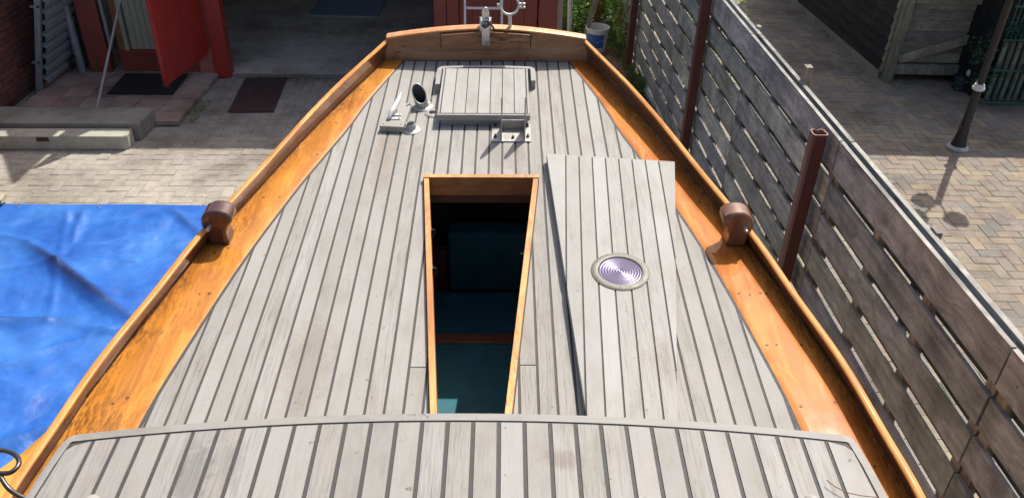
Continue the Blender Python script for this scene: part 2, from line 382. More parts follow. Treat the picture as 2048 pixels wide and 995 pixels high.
def smooth_tab(tab, x):                                         # Catmull-Rom through (x, y) table
    n = len(tab)
    if x <= tab[0][0]: return tab[0][1]
    if x >= tab[-1][0]: return tab[-1][1]
    i = max(k for k in range(n-1) if tab[k][0] <= x)
    p = lambda k: tab[min(max(k, 0), n-1)]
    (x0, y0), (x1, y1), (x2, y2), (x3, y3) = p(i-1), p(i), p(i+1), p(i+2)
    h = x2-x1; u = (x-x1)/h
    m1 = (y2-y0)/(x2-x0); m2 = (y3-y1)/(x3-x1)
    return (2*u**3-3*u*u+1)*y1+(u**3-2*u*u+u)*h*m1+(-2*u**3+3*u*u)*y2+(u**3-u*u)*h*m2

# ================================================================== GROUND
def structure(name, mb, mat, smooth=False): return tag(mb.build(name, mat, None, smooth), kind='structure')
structure('ground', MB().add([(-120, -120, -.06), (120, -120, -.06), (120, 120, -.06), (-120, 120, -.06)], [(0, 1, 2, 3)]), M['soil'])

def herring(region, rot, org, mat_, name, parent, W=.105, keep=None, maxobj=300, seed=1, hgt=.07, clip=None, jit=.0016):
    """90 degree herringbone of 2:1 bricks; the nearest visible ones are single objects, the rest one mesh."""
    rnd = random.Random(seed); x0, x1, y0, y1 = region; c, s = math.cos(rot), math.sin(rot)
    g = .0022; items = []
    for iy in range(int(math.floor(y0/W))-1, int(math.ceil(y1/W))+1):
        for ix in range(int(math.floor(x0/W))-1, int(math.ceil(x1/W))+1):
            k = (ix-iy) % 4
            if k == 0: w_, h_ = 2*W, W
            elif k == 3: w_, h_ = W, 2*W
            else: continue
            cx_, cy_ = ix*W+w_/2, iy*W+h_/2
            if not (x0 <= cx_ <= x1 and y0 <= cy_ <= y1): continue
            X, Y = org[0]+cx_*c-cy_*s, org[1]+cx_*s+cy_*c
            if clip and not clip(X, Y): continue
            items.append((X, Y, w_, h_))
    def geo(hw, hh, mat=None):
        m = MB(); b = .0025; z1 = 0; z2 = -b; zb = -hgt
        a, e = hw-b, hh-b
        vs = [(-a, -e, z1), (a, -e, z1), (a, e, z1), (-a, e, z1), (-hw, -hh, z2), (hw, -hh, z2), (hw, hh, z2), (-hw, hh, z2), (-hw, -hh, zb), (hw, -hh, zb), (hw, hh, zb), (-hw, hh, zb)]
        if mat is not None: vs = [mat @ Vector(q) for q in vs]
        return vs, [(0, 1, 2, 3)]+[(i, 4+i, 4+(i+1) % 4, (i+1) % 4) for i in range(4)]+[(4+i, 8+i, 8+(i+1) % 4, 4+(i+1) % 4) for i in range(4)]
    def xf(X, Y, w_, h_):
        return Matrix.Translation((X, Y, rnd.uniform(-jit, jit)*1.5)) @ Matrix.Rotation(rot+rnd.uniform(-.012, .012), 4, 'Z') @ Matrix.Rotation(rnd.uniform(-.01, .01), 4, 'X') @ Matrix.Rotation(rnd.uniform(-.01, .01), 4, 'Y')
    vis = [it for it in items if keep is None or keep(it[0], it[1])]
    vis.sort(key=lambda q: q[0]**2+q[1]**2)
    sel = set(id(q) for q in vis[:maxobj])
    meh = MB().add(*geo(W-g, W/2-g)).mesh(name, mat_); mev = MB().add(*geo(W/2-g, W-g)).mesh(name, mat_)
    rest = MB()
    for it in items:
        m4 = xf(*it)
        if id(it) in sel: inst(meh if it[2] > it[3] else mev, name, parent, m4)
        else: rest.add(*geo(it[2]/2-g, it[3]/2-g, m4))
    if rest.v: tag(rest.build(name+'_field', mat_, parent), kind='stuff')

def inframe(X, Y, Z=0., m=20):
    v = RW.transposed() @ (Vector((X, Y, Z))-CAMLOC)
    if v.z < .1: return False
    px, py = 1024+FPX*v.x/v.z, 497.5+FPX*v.y/v.z
    return -m < px < 2048+m and -m < py < 995+m
def fenceX(Y): return 2.03-.053*Y

yard = structure('yard_paving', MB().box(-9, 1.75, -3, 9.2, -.05, -.004), M['joint'])
def tarp_hidden(X, Y): return Y < 6.15 and X < -1.2
herring((-6., 5.6, -1., 9.8), R(3.2), (0, 0), M['paver_grey'], 'paver', yard, seed=3,
        keep=lambda X, Y: inframe(X, Y) and X < -1.9 and Y > 6.0 and not (X < -3.5 and 7.95 < Y), clip=lambda X, Y: Y < 9.28+.058*(X+3.4) and X < 1.55 and X > -5.4 and not (Y < 5.9 and -5.6 < X < -1.7) and not (X > .95 and Y > 8.2))
path = structure('path_paving', MB().box(1.5, 12, -3, 22, -.05, -.004), M['joint'])
herring((1.2, 8.6, 1., 17.), R(1.2), (0, 0), M['paver_mix'], 'paver', path, seed=5,
        keep=lambda X, Y: inframe(X, Y) and X > 1.9+.33*Y*0 and (X-0)*1.0 > .50*Y+.62 and Y < 9.6, clip=lambda X, Y: X > fenceX(Y)+.08)
strip = structure('brick_strip', MB().box(.93, 1.56, 8.1, 10.7, -.05, -.005), M['joint'])
me = MB().box(-.1, .1, -.048, .048, -.05, .004).mesh('paver', M['paver_red'])
for i in range(26):
    for j in range(3):
        inst(me, 'paver', strip, Matrix.Translation((1.03+j*.208+(.1 if i % 2 else 0)*0, 8.16+i*.101, random.uniform(-.003, .003))) @ Matrix.Rotation(random.uniform(-.03, .03), 4, 'Z'))
# ================================================================== BOAT
Bm = Matrix(((.9996012, .0221130, .0175601), (-.0234654, .9964410, .0809615), (-.0157073, -.0813413, .9965625)))
BORG = Vector((-.06554, .14512, 1.99498))
BM4 = Matrix.Translation(BORG) @ Bm.transposed().to_4x4()
boat = empty('wooden_boat', 'wooden sailing boat with grey teak deck, orange varnished side boards and tapered open hatch', 'boat')
boat.matrix_world = BM4
WB = [(-.8, 1.10), (.2, 1.160), (1.2, 1.155), (1.5, 1.124), (1.8, 1.075), (2.12, 1.014), (2.37, .960), (2.7, .872), (3.03, .786), (3.48, .642), (3.84, .518)]
CO = [(-.8, 1.09), (.2, 1.148), (1.23, 1.143), (1.44, 1.123), (1.70, 1.095), (2.0, 1.036), (2.30, .976), (2.65, .878), (3.22, .718), (3.9, .487)]
ED = [(-.8, .86), (.6, .93), (1.5, .914), (1.89, .867), (2.3, .799), (2.71, .708), (2.91, .655), (3.17, .585), (3.42, .53), (3.84, .412)]
wb = lambda v: smooth_tab(WB, v); co = lambda v: smooth_tab(CO, v); ed = lambda v: smooth_tab(ED, v)
VF = 3.845                                    # deck meets transom
def hw(v): return .1160+.0928*(v-1.552)       # half width of the opening incl. its frame
OV0, OV1 = 1.10, 2.738
PW = .055; SG = .0041
def edinv(u):
    lo, hi = -.8, VF
    if ed(hi) >= u: return hi
    for _ in range(30):
        m_ = (lo+hi)/2
        if ed(m_) > u: lo = m_
        else: hi = m_
    return lo
VA = .9                                       # planks run aft under the cabin front
# plank pieces
def plank_piece(ua, ub, kind):
    """kind full / fore / aft for planks that the opening cuts"""
    pts = []
    s = 1 if (ua+ub)/2 >= 0 else -1
    inn, out = (ua, ub) if s > 0 else (-ub, -ua)             # work on the positive side
    N = 6
    top = [(inn+(out-inn)*k/N, min(VF-.004, edinv(inn+(out-inn)*k/N)-.012)) for k in range(N+1)]
    if kind == 'full': poly = [(out, VA), *top[::-1], (inn, VA)]
    elif kind == 'fore': poly = [(out, OV1+.006), *top[::-1], (inn, OV1+.006)]
    else:
        # aft of the frame front, outside the tapered opening
        poly = [(out, VA)]
        vo = min(OV1+.006, 1.552+(out-.004-.1160)/.0928) if out-.004 > hw(VA) else VA
        if vo <= VA+.02: return None
        poly.append((out, min(vo, OV1+.006)))
        if out-.004 >= hw(OV1+.006): poly[-1] = (out, OV1+.006); poly.append((max(inn, hw(OV1)+.004), OV1+.006))
        if inn > hw(VA)+.004:
            vi = 1.552+(inn-.004-.1160)/.0928
            if vi < OV1: poly.append((inn, vi))
            poly.append((inn, VA))
        else: poly.append((hw(VA)+.004, VA))
    cl = []
    for p in poly:
        if not cl or (Vector(p)-Vector(cl[-1])).length > 1e-5: cl.append(p)
    return [(s*p[0], p[1]) for p in cl]
def add_plank(poly, w1=0.0, name='deck_plank'):
    # small chamfer on the top edge
    m_ = MB(); n = len(poly)
    a = sum(poly[i][0]*poly[(i+1) % n][1]-poly[(i+1) % n][0]*poly[i][1] for i in range(n))
    if a < 0: poly = poly[::-1]
    m_.prism(poly, w1-.02, w1)
    return m_.build(name, M['teak'], boat)
k = -17
for k in range(-17, 18):
    ua, ub = (k-.5)*PW+SG, (k+.5)*PW-SG
    uo = max(abs(ua), abs(ub)); ui = min(abs(ua), abs(ub))
    if k == 0: ui = 0
    if ui > ed(VA): continue
    if ui < hw(OV1)+.004:
        if k == 0:
            add_plank([(ua, OV1+.006), (ub, OV1+.006), (ub, VF-.004), (ua, VF-.004)])
            continue
        add_plank(plank_piece(ua, ub, 'fore'))
        p = plank_piece(ua, ub, 'aft')
        if p:
            if abs(k) == 3:   # butt joint in the plank beside the opening
                vj = 1.735 if k < 0 else 1.745
                def cut(poly, lo, hi):
                    out = []
                    for i in range(len(poly)):
                        a_, b_ = poly[i], poly[(i+1) % len(poly)]
                        for (A, Bq) in ((a_, b_),):
                            ina = lo <= A[1] <= hi
                            if ina: out.append(A)
                            for lim in (lo, hi):
                                if (A[1]-lim)*(Bq[1]-lim) < 0:
                                    f = (lim-A[1])/(Bq[1]-A[1]); out.append((A[0]+f*(Bq[0]-A[0]), lim))
                    return out
                for lo, hi in ((-9, vj-.002), (vj+.002, 9)):
                    q = cut(p, lo, hi)
                    if len(q) > 2: add_plank(q)
            else: add_plank(p)
    else:
        add_plank(plank_piece(ua, ub, 'full'))
# dark caulking bed under the planks (shows as seams), with the hole of the opening
def strip_bed(side):
    m_ = MB(); vs = [VA+(VF-VA)*i/60 for i in range(61)]
    vs = sorted(vs+[OV1, OV1+.001]); top = []
    for v in vs:
        inn = hw(v) if v <= OV1 else 0
        top.append([(side*inn, v, -.0022), (side*(ed(v)+.02), v, -.0022)])
    bot = [[(a[0], a[1], -.045) for a in row] for row in top]
    m_.grid(top); m_.grid(bot, True)
    # inner wall of the hole
    m_.grid([[r[0] for r in top], [r[0] for r in bot]])
    return m_
bed = MB(); 
for s_ in (-1, 1):
    q = strip_bed(s_); bed.add(q.v, q.f)
bed.build('caulking', M['caulk'], boat)
# aft part of the deck, under and behind the cabin: plain slab (closes the hull)
sl_ = MB()
sl_.grid([[(-ed(v)-.02, v, -.006), (ed(v)+.02, v, -.006)] for v in [-.8+(VA+.8)*i/10 for i in range(11)]])
sl_.build('aft_deck', M['caulk'], boat)

# varnished covering boards, each side
def cover_board(side, mat, nm='covering_board'):
    m_ = MB(); att = []; P = []
    N = 130; Mx = 14
    for i in range(N+1):
        v = -.8+(VF+.8)*i/N; row = []
        a, b = ed(v)+.0045, wb(v)+.012
        for j in range(Mx+1):
            u = a+(b-a)*j/Mx; wv = .0005
            if j == 0: wv = -.004
            row.append((side*u, v, wv))
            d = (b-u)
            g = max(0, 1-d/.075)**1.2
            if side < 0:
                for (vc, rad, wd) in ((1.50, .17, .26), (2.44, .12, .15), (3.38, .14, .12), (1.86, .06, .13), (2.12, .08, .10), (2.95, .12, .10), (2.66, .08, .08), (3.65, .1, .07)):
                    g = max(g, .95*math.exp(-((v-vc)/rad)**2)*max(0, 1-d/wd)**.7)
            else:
                g = min(1, g*1.2)  # stronger on the right: bulwark shade painted into the board colour
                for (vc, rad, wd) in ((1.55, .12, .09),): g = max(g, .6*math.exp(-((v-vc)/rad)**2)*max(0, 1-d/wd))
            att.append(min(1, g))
        P.append(row)
    m_.grid(P); m_.att = att
    o = m_.build(nm, mat, boat, smooth=True)
    return o
lab = cover_board(-1, M['varnish']); lab['label'] = 'glossy orange covering board with dark scorched stains'
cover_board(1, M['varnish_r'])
# screw plugs in rows over the covering boards
me = MB().lathe([(0.0001, .0006), (.0050, .0006), (.0053, 0)], 10).mesh('screw_plug', M['plug'])
for side in (-1, 1):
    for v in (1.36, 1.60, 1.83, 2.07, 2.30, 2.62, 2.93, 3.22, 3.52, 3.74):
        n = 4 if v < 2.2 else 3
        for j in range(n):
            if random.random() < .38: continue
            a, b = ed(v)+.02, wb(v)-.035
            f_ = (j+.5)/n
            inst(me, 'screw_plug', boat, Matrix.Translation((side*(a+(b-a)*f_+random.uniform(-.01, .01)), v+random.uniform(-.018, .018), .0008)) @ Matrix.Scale(random.uniform(.6, 1.15), 4))

# bulwarks (planks on edge leaning inwards, with a cap)
def hb(v): return lerp_tab([(2.0, .066), (2.7, .080), (3.4, .100)], v)
def hullu(v): return co(v)+.004
def bulwark(side):
    m_ = MB(); att = []; N = 90; rows = []; cap = MB(); rc = []
    for i in range(N+1):
        v = -.8+(VF+.045+.8)*i/N
        b, c, HB = (wb(v) if v < 3.84 else wb(3.84)-(v-3.84)*.35), co(v), hb(v)
        ci = c-.022
        pr = [(b+.002, -.01), (b, .010), ((b+ci)/2, HB*.5), (ci+.002, HB-.006), (ci+.004, HB-.003), (c-.001, HB-.003), (c, .03), (c+.003, -.02), (c+.005, -.07)]
        rows.append([(side*p[0], v, p[1]) for p in pr]); att += [1, 1, .35 if side < 0 else .9, .0 if side < 0 else .3, 0, 0, 0, 0, 0]  # right inner wall painted darker as shade, above the dirty base line
        cq = [(ci, HB-.004), (ci+.001, HB), (ci+.005, HB+.003), (c-.003, HB+.003), (c+.001, HB), (c+.001, HB-.004)]
        rc.append([(side*p[0], v, p[1]) for p in cq])
    m_.grid(rows, side > 0); m_.att = att; cap.grid(rc, side > 0)
    m_.build('bulwark', M['varnish_wall'], boat, smooth=True)
    return cap.build('cap_rail', M['cap_rail'], boat, smooth=True)
bulwark(-1); bulwark(1)
# rubbing strakes and hull sides down to the keel
def hull_side(side):
    rows = []; N = 50
    for i in range(N+1):
        v = -.8+(VF+.045+.8)*i/N; b = hullu(v)
        t_ = max(0, (v-.0)/3.9)
        rows.append([(side*(b), v, -.055), (side*(b+.02), v, -.14), (side*(b+.01), v, -.45), (side*(b*.93), v-.0, -.95), (side*.02, v*1.0-.05*t_, -1.25+.15*t_**3)])
    return MB().grid(rows, side > 0)
h = MB()
for s_ in (-1, 1):
    q = hull_side(s_); h.add(q.v, q.f)
rb = hullu(-.8)
h.prism([(-rb, 0), (rb, 0), (rb*.93, -.95), (0, -1.25), (-rb*.93, -.95)], -.01, .02, Matrix.Translation((0, -.8, 0)) @ Matrix.Rotation(R(90), 4, 'X'))
h.build('hull', M['varnish_yellow'], boat, smooth=True)
def strake(side):
    rows = []; N = 110
    for i in range(N+1):
        v = -.8+(VF+.05+.8)*i/N; b = hullu(v)
        o = .016+(lerp_tab([(-.8, .30), (1.0, .30), (1.25, .235), (1.40, .155), (1.465, .112), (1.53, .086), (1.58, .062), (1.66, .016)], v)-.016 if side < 0 else 0)
        q = min(1, max(0, (o-.016)*8))
        rows.append([(side*(b-.01), v, -.012), (side*(b+.010), v, -.016), (side*(b+o*.45+.004), v, -.022-.010*q), (side*(b+o-.006), v, -.030-.022*q), (side*(b+o), v, -.038-.022*q), (side*(b+o), v, -.085), (side*(b-.01), v, -.10)])
    return MB().grid(rows, side > 0).build('rubbing_strake', M['varnish_yellow'], boat, smooth=True)
strake(-1); strake(1)
# transom board with arched top
TX = .52
def ttop(u): return .163-.050*(abs(u)/.49)**1.7
pts = [(-TX, -.02), (TX, -.02)]+[(.488-.976*i/24, ttop(.488-.976*i/24)) for i in range(25)]
RX = Matrix.Rotation(R(90), 4, 'X')
tm = MB().prism(pts, -.035, 0, Matrix.Translation((0, VF+.002, 0)) @ RX)
tm.build('transom', M['varnish_cross'], boat)
cp = MB(); rows = []
for i in range(33):
    u = -.492+.984*i/32; z = ttop(u)
    rows.append([(u, VF-.004, z-.001), (u, VF-.006, z+.008), (u, VF+.012, z+.013), (u, VF+.042, z+.010), (u, VF+.046, z-.004)])
cp.grid(rows); cp.build('transom_cap', M['cap'], boat, smooth=True)
# bow planking below the transom (outside)
MB().prism([(-TX-.04, -.0), (TX+.04, -.0), (.48, -.95), (.02, -1.1), (-.48, -.95)], -.037, .0, Matrix.Translation((0, VF+.01, -.02)) @ RX).build('bow_planking', M['varnish_yellow'], boat)
# doubling pad on the transom
MB().prism([(-.222, .066), (.217, .070), (.216, .145), (0, .160), (-.222, .142)], 0, .022, Matrix.Translation((0, VF, 0)) @ RX).build('doubling_board', M['pad'], boat, bevel=.002)
MB().prism([(-.226, .0615), (.221, .0655), (.2195, .146), (0, .1605), (-.2255, .143)], 0, .003, Matrix.Translation((0, VF, 0)) @ RX).build('pad_shadow_edge', M['black'], boat)  # black backing sheet that paints a shadow outline round the pad
# ---- opening frame, inner coamings
FW = .02
def frame_side(s_):
    v0, v1 = VA, OV1
    a, b = hw(v0), hw(v1)
    return MB().prism([(s_*(a-FW), v0), (s_*a, v0), (s_*b, v1), (s_*(b-FW), v1)], -.09, .022)
frame_side(-1).build('opening_frame', M['coaming'], boat, bevel=.0015)
frame_side(1).build('opening_frame', M['coaming'], boat, bevel=.0015)
b_ = hw(OV1)
MB().box(-b_-.003, b_+.003, OV1, OV1+.022, -.062, .024).build('opening_frame', M['inner'], boat, bevel=.0015)
MB().box(-b_-.003, b_+.003, OV1-.001, OV1+.021, .0245, .0255).build('frame_top_edge', M['coaming'], boat)
MB().box(-b_+.01, b_-.01, OV1+.012, OV1+.04, -.105, -.058).build('deck_beam', M['beam'], boat)
for v, s_ in ((2.42, -1), (2.20, -1), (2.28, 1)):
    u = s_*(hw(v)-FW-.001)
    m_ = MB().tube([(u, v, .004), (u-s_*.012, v, .004), (u-s_*.014, v, -.012), (u-s_*.006, v, -.03)], .0028, 6)
    m_.box(u-.002, u+.002, v-.01, v+.01, -.03, .008)
    m_.build('hatch_hook', M['darksteel'], boat, smooth=True)
# ---- interior
I = MB()
fp = [(-.78, -.5), (.78, -.5), (.80, 1.6), (.72, 2.4), (.50, 3.15), (-.50, 3.15), (-.72, 2.4), (-.80, 1.6)]
for A, Bq in zip(fp, fp[1:]+fp[:1]): I.add([(A[0], A[1], -1.0), (Bq[0], Bq[1], -1.0), (Bq[0], Bq[1], -.046), (A[0], A[1], -.046)], [(0, 1, 2, 3)])
I.add([(p[0], p[1], -1.0) for p in fp], [tuple(range(8))])
I.build('cabin_lining', M['interior'], boat)
P_ = MB().box(-.48, -.175, 3.0, 3.02, -.95, -.56).box(-.48, -.165, 2.99, 3.03, -.56, -.545)
for i in range(5): P_.box(-.40+i*.05, -.397+i*.05, 2.996, 3.0, -.95, -.57)
P_.build('locker_panel', M['panelwood'], boat)
MB().box(-.55, .55, 2.54, 2.60, -.78, -.690).build('bunk_edge', M['panelwood'], boat, bevel=.006)
def cushion(x0, x1, y0, y1, z0, z1, label):
    m_ = MB().box(x0, x1, y0, y1, z0, z1)
    o = m_.build('cushion', M['cushion'], None, bevel=.02); o.matrix_world = BM4
    o.modifiers['bevel'].segments = 4
    return tag(o, label, 'cushion', 'teal bunk cushions')


cushion(-.55, .55, 1.25, 2.535, -.81, -.68, 'teal bunk cushion nearest in the open hatch, with a sunlit patch')
cushion(-.55, .55, 2.61, 2.93, -.82, -.73, 'narrow teal cushion in the open hatch, beyond the brown bunk edge')
cushion(-.165, .45, 2.95, 3.06, -.76, -.42, 'upright dark teal back cushion at the far end inside the hatch')

# ---- fore hatch
HW0, HW1, HV0, HV1, HZ = -.200, .200, 3.186, 3.640, .055
hc = empty('fore_hatch', None, None); hc.parent = boat
MB().box(HW0+.010, HW1-.010, HV0+.016, HV1, -.004, .028).build('hatch_coaming', M['teak_cross'], hc, bevel=.001)
MB().box(HW0, HW1, HV0+.014, HV1, .030, .0515).build('hatch_base', M['caulk'], hc)
MB().box(HW0-.003, HW1+.003, HV0, HV0+.012, .0265, .0540).build('front_board', M['teak_cross'], hc, bevel=.0012)
MB().box(HW0-.001, HW0+.007, HV0+.014, HV1, .0300, .0555).build('side_trim', M['teak_hatch'], hc)
MB().box(HW1-.007, HW1+.001, HV0+.014, HV1, .0300, .0555).build('side_trim', M['teak_hatch'], hc)
nP = 7; x0 = HW0+.011; wP = (HW1-HW0-.022)/nP
for i in range(nP):
    MB().box(x0+i*wP+.002, x0+(i+1)*wP-.002, HV0+.016, HV1-.002, .035, .0552).build('hatch_plank', M['teak_hatch'], hc)
# curved rain rim behind the hatch
path_ = [(-.222, 3.50), (-.222, 3.655)]+[(-.200-.022*math.cos(a), 3.655+.024*math.sin(a)) for a in (R(30), R(60), R(90))]+[(-.1, 3.687), (0, 3.690), (.1, 3.687)]+[(.204+.022*math.sin(a), 3.655+.024*math.cos(a)) for a in (R(10), R(40), R(70))]+[(.226, 3.655), (.226, 3.54)]
rows = []
for i, p in enumerate(path_):
    a = Vector(path_[max(i-1, 0)]); b = Vector(path_[min(i+1, len(path_)-1)]); d = (b-a).normalized(); n_ = Vector((-d.y, d.x))
    P0 = Vector(p)-n_*.011; P1 = Vector(p)+n_*.011
    rows.append([(P0.x, P0.y, 0), (P0.x, P0.y, .043), (P1.x, P1.y, .043), (P1.x, P1.y, 0)])
m_ = MB().grid(rows); o = len(m_.v)-4; m_.f += [(0, 1, 2, 3), (o, o+1, o+2, o+3)]
m_.build('rain_rim', M['teak_cross'], hc, bevel=.002)
# ---- mast heel bracket (two fins on a plate)
br = empty('steel_bracket', None, None); br.parent = boat
BU0, BU1, BV0, BV1 = .036, .205, 3.048, 3.190
MB().box(BU0, BU1, BV0, BV1, .001, .006).build('foot_plate', M['plate'], br, bevel=.001)
RY = Matrix(((0, 0, 1, 0), (1, 0, 0, 0), (0, 1, 0, 0), (0, 0, 0, 1)))   # (a,b,c)->(c,a,b): poly a=v, b=w
for u in (.079, .178):
    fin_ = [(3.052, .006), (3.168, .006), (3.150, .045), (3.098, .165), (3.088, .192), (3.078, .203), (3.066, .205), (3.058, .197), (3.055, .185)]
    MB().prism(fin_, u-.002, u+.002, RY).build('fin', M['plate'], br)
MB().box(.081, .176, 3.150, 3.154, .007, .050).build('web', M['plate'], br)
for (u, v) in ((.052, 3.175), (.052, 3.085), (.128, 3.075), (.192, 3.175), (.192, 3.085)):
    MB().lathe([(.0001, .020), (.003, .020), (.003, .012), (.007, .012), (.007, .0062)], 8, Matrix.Translation((u, v, 0))).build('bolt', M['darksteel'], br)
# ---- ventilation pipes
ve = empty('cowl_vent', None, None); ve.parent = boat
cx_, cy_ = -.283, 3.362
MB().lathe([(.0001, .0), (.050, 0), (.050, .003), (.046, .006), (.030, .008)], 28, Matrix.Translation((cx_, cy_, 0))).build('flange', M['grey_metal'], ve, smooth=True)
def slant(r, zf, n=28):
    return [(cx_+r*math.cos(2*math.pi*k/n)-.0, cy_+r*math.sin(2*math.pi*k/n), zf(math.cos(2*math.pi*k/n), math.sin(2*math.pi*k/n))) for k in range(n)]
zt = lambda c, s: .072+.036*(s*.93-c*.36)
lean = Matrix.Translation((cx_, cy_, 0)) @ Matrix.Rotation(R(-8), 4, 'Y') @ Matrix.Rotation(R(8), 4, 'X') @ Matrix.Translation((-cx_, -cy_, 0))
rings = [slant(.029, lambda c, s: .004), slant(.031, zt), slant(.0265, zt), slant(.025, lambda c, s: .012)]
rings = [[lean @ Vector(p) for p in r]+[lean @ Vector(r[0])] for r in rings]
MB().grid([list(c) for c in zip(*rings[:3])]).build('pipe', M['grey_metal'], ve, smooth=True)
MB().grid([list(c) for c in zip(*rings[2:])]).build('pipe_lining', M['vent_in'], ve, smooth=True)
m_ = MB(); rr = rings[3][:-1]; m_.add(rr, [tuple(range(len(rr)))]); m_.build('cavity', M['black'], ve)
for a in (20, 110, 200, 290):
    MB().lathe([(.0001, .0085), (.0035, .008), (.0035, .005)], 8, Matrix.Translation((cx_+.041*math.cos(R(a)), cy_+.041*math.sin(R(a)), 0))).build('screw', M['darksteel'], ve)
dp = empty('deck_socket', None, None); dp.parent = boat
T_ = Matrix.Translation((-.231, 3.293, 0))
MB().lathe([(.0345, 0), (.0345, .003), (.030, .006), (.021, .009), (.017, .009), (.017, .001)], 26, T_).build('flange', M['grey_metal'], dp, smooth=True)
MB().lathe([(.0001, .010), (.010, .008), (.0168, .002)], 20, T_).build('plug', M['black'], dp, smooth=True)
dp = empty('deck_pipe', None, None); dp.parent = boat
T_ = Matrix.Translation((-.316, 3.150, 0))
MB().lathe([(.0001, 0), (.042, 0), (.042, .003), (.036, .006), (.023, .009), (.0225, .030), (.020, .033), (.017, .030), (.016, .004)], 26, T_).build('pipe', M['grey_metal'], dp, smooth=True)
MB().lathe([(.0001, .014), (.0165, .014)], 16, T_).build('cavity', M['rust'], dp)
# ---- cleat on its wooden block
cb = empty('cleat_block', None, None); cb.parent = boat
MB().prism([(-.449, 3.130), (-.345, 3.122), (-.328, 3.325), (-.336, 3.338), (-.400, 3.348), (-.414, 3.335)], 0, .030).build('wooden_block', M['teak_hatch'], cb, bevel=.004)
pts_ = [(-.412, 3.180, .040), (-.407, 3.195, .050), (-.398, 3.225, .058), (-.389, 3.255, .063), (-.381, 3.285, .070), (-.374, 3.310, .080), (-.370, 3.325, .088)]
MB().tube(pts_, [.004, .010, .0125, .0125, .011, .008, .004], 12).build('cleat_horn', M['white_metal'], cb, smooth=True)
MB().tube([(-.409, 3.196, .031), (-.409, 3.196, .047)], .006, 8).tube([(-.394, 3.235, .031), (-.394, 3.235, .055)], .006, 8).build('cleat_stem', M['white_metal'], cb, smooth=True)
for v in (3.192, 3.226):
    MB().box(-.420, -.362, v-.008, v+.008, .030, .035).build('cleat_foot', M['white_metal'], cb, bevel=.002)
    MB().lathe([(.0001, .0365), (.0035, .036), (.0035, .034)], 8, Matrix.Translation((-.369, v, 0))).build('screw', M['darksteel'], cb)
for (u, v) in ((-.433, 3.148), (-.358, 3.142), (-.345, 3.31), (-.405, 3.32)):
    MB().lathe([(.0001, .0312), (.004, .0308), (.004, .03)], 8, Matrix.Translation((u, v, 0))).build('screw', M['darksteel'], cb)
# ---- timber heads on the bulwarks
def timberhead(side, v, mat):
    t_ = empty('timberhead', None, None); t_.parent = boat
    b = wb(v)
    prof = [(-.056, .000), (-.048, .030), (-.050, .058), (-.062, .082), (-.080, .104), (-.082, .126), (-.066, .142), (-.040, .150), (-.012, .149), (.012, .138), (.026, .116), (.030, .090), (.026, .060), (.020, .030), (.018, .0)]
    pl = [(side*(b-.044+(p[0]+.024)*1.0), p[1]*.97) for p in prof]
    TT = Matrix(((1, 0, 0, 0), (0, 0, 1, v-.045), (0, 1, 0, 0), (0, 0, 0, 1)))
    MB().prism(pl, 0, .078, TT).build('head', mat, t_, smooth=True, bevel=.010)
    u = side*(b-.022)
    MB().tube([(u, v-.074, .088), (u, v-.03, .088)], .0065, 10).build('pin', M['alu'], t_, smooth=True)
    return t_
timberhead(-1, 2.372, M['knob']); timberhead(1, 2.372, M['knob_r'])

# ---- stem fitting over the transom and mast ring
sf = empty('stem_fitting', None, None); sf.parent = boat
y_ = VF-.022
m_ = MB().box(-.021, .017, y_-.005, y_, .092, .205); m_.build('strap', M['steel'], sf, bevel=.001)
MB().prism([(-.018, .19), (.015, .19), (.017, .255), (.014, .270), (.006, .281), (-.003, .284), (-.012, .280), (-.018, .268), (-.020, .255)], 0, .005, Matrix.Translation((0, y_+.008, 0)) @ RX).build('upper_plate', M['steel'], sf, bevel=.001)
MB().box(-.031, .025, y_-.001, y_+.052, .176, .216).build('cheek_block', M['steel'], sf, bevel=.004)
MB().box(-.030, -.024, y_-.006, y_+.006, .165, .235).box(.022, .027, y_-.006, y_+.006, .17, .232).build('cheek_plate', M['steel'], sf, bevel=.001)
MB().tube([(-.018, y_-.014, .200), (-.006, y_-.020, .190), (.008, y_-.018, .197), (.016, y_-.012, .208)], .006, 8).tube([(.010, y_-.018, .215), (.024, y_-.016, .204), (.033, y_-.010, .190), (.040, y_-.006, .176)], .005, 8).tube([(-.010, y_-.014, .216), (.004, y_-.018, .222), (.018, y_-.012, .21)], .004, 8).build('shackle', M['darksteel'], sf, smooth=True)
MB().lathe([(.0001, .004), (.005, .003), (.005, 0)], 10, Matrix.Translation((-.002, y_+.003, .262)) @ RX).build('bolt_head', M['steel'], sf)
mr = empty('mast_ring', None, None); mr.parent = boat
T_ = Matrix.Translation((.114, VF+.012, .282)) @ Matrix.Rotation(R(76), 4, 'X')
MB().lathe([(.040, -.016), (.0485, -.016), (.0485, .016), (.040, .016)], 44, T_, close=True).build('ring', M['white_metal'], mr, smooth=True)
MB().tube([(.117, VF+.014, .172), (.115, VF+.013, .236)], .009, 14).build('stem', M['white_metal'], mr, smooth=True)
MB().box(.160, .190, VF+.003, VF+.021, .268, .276).box(.160, .190, VF+.003, VF+.021, .286, .294).build('clamp_ear', M['white_metal'], mr, bevel=.003)
MB().tube([(.176, VF+.012, .258), (.176, VF+.012, .306)], .004, 8).build('clamp_bolt', M['darksteel'], mr)
MB().tube([(.064, VF+.012, .282), (.054, VF+.012, .282)], .008, 10).build('stud', M['white_metal'], mr, smooth=True)

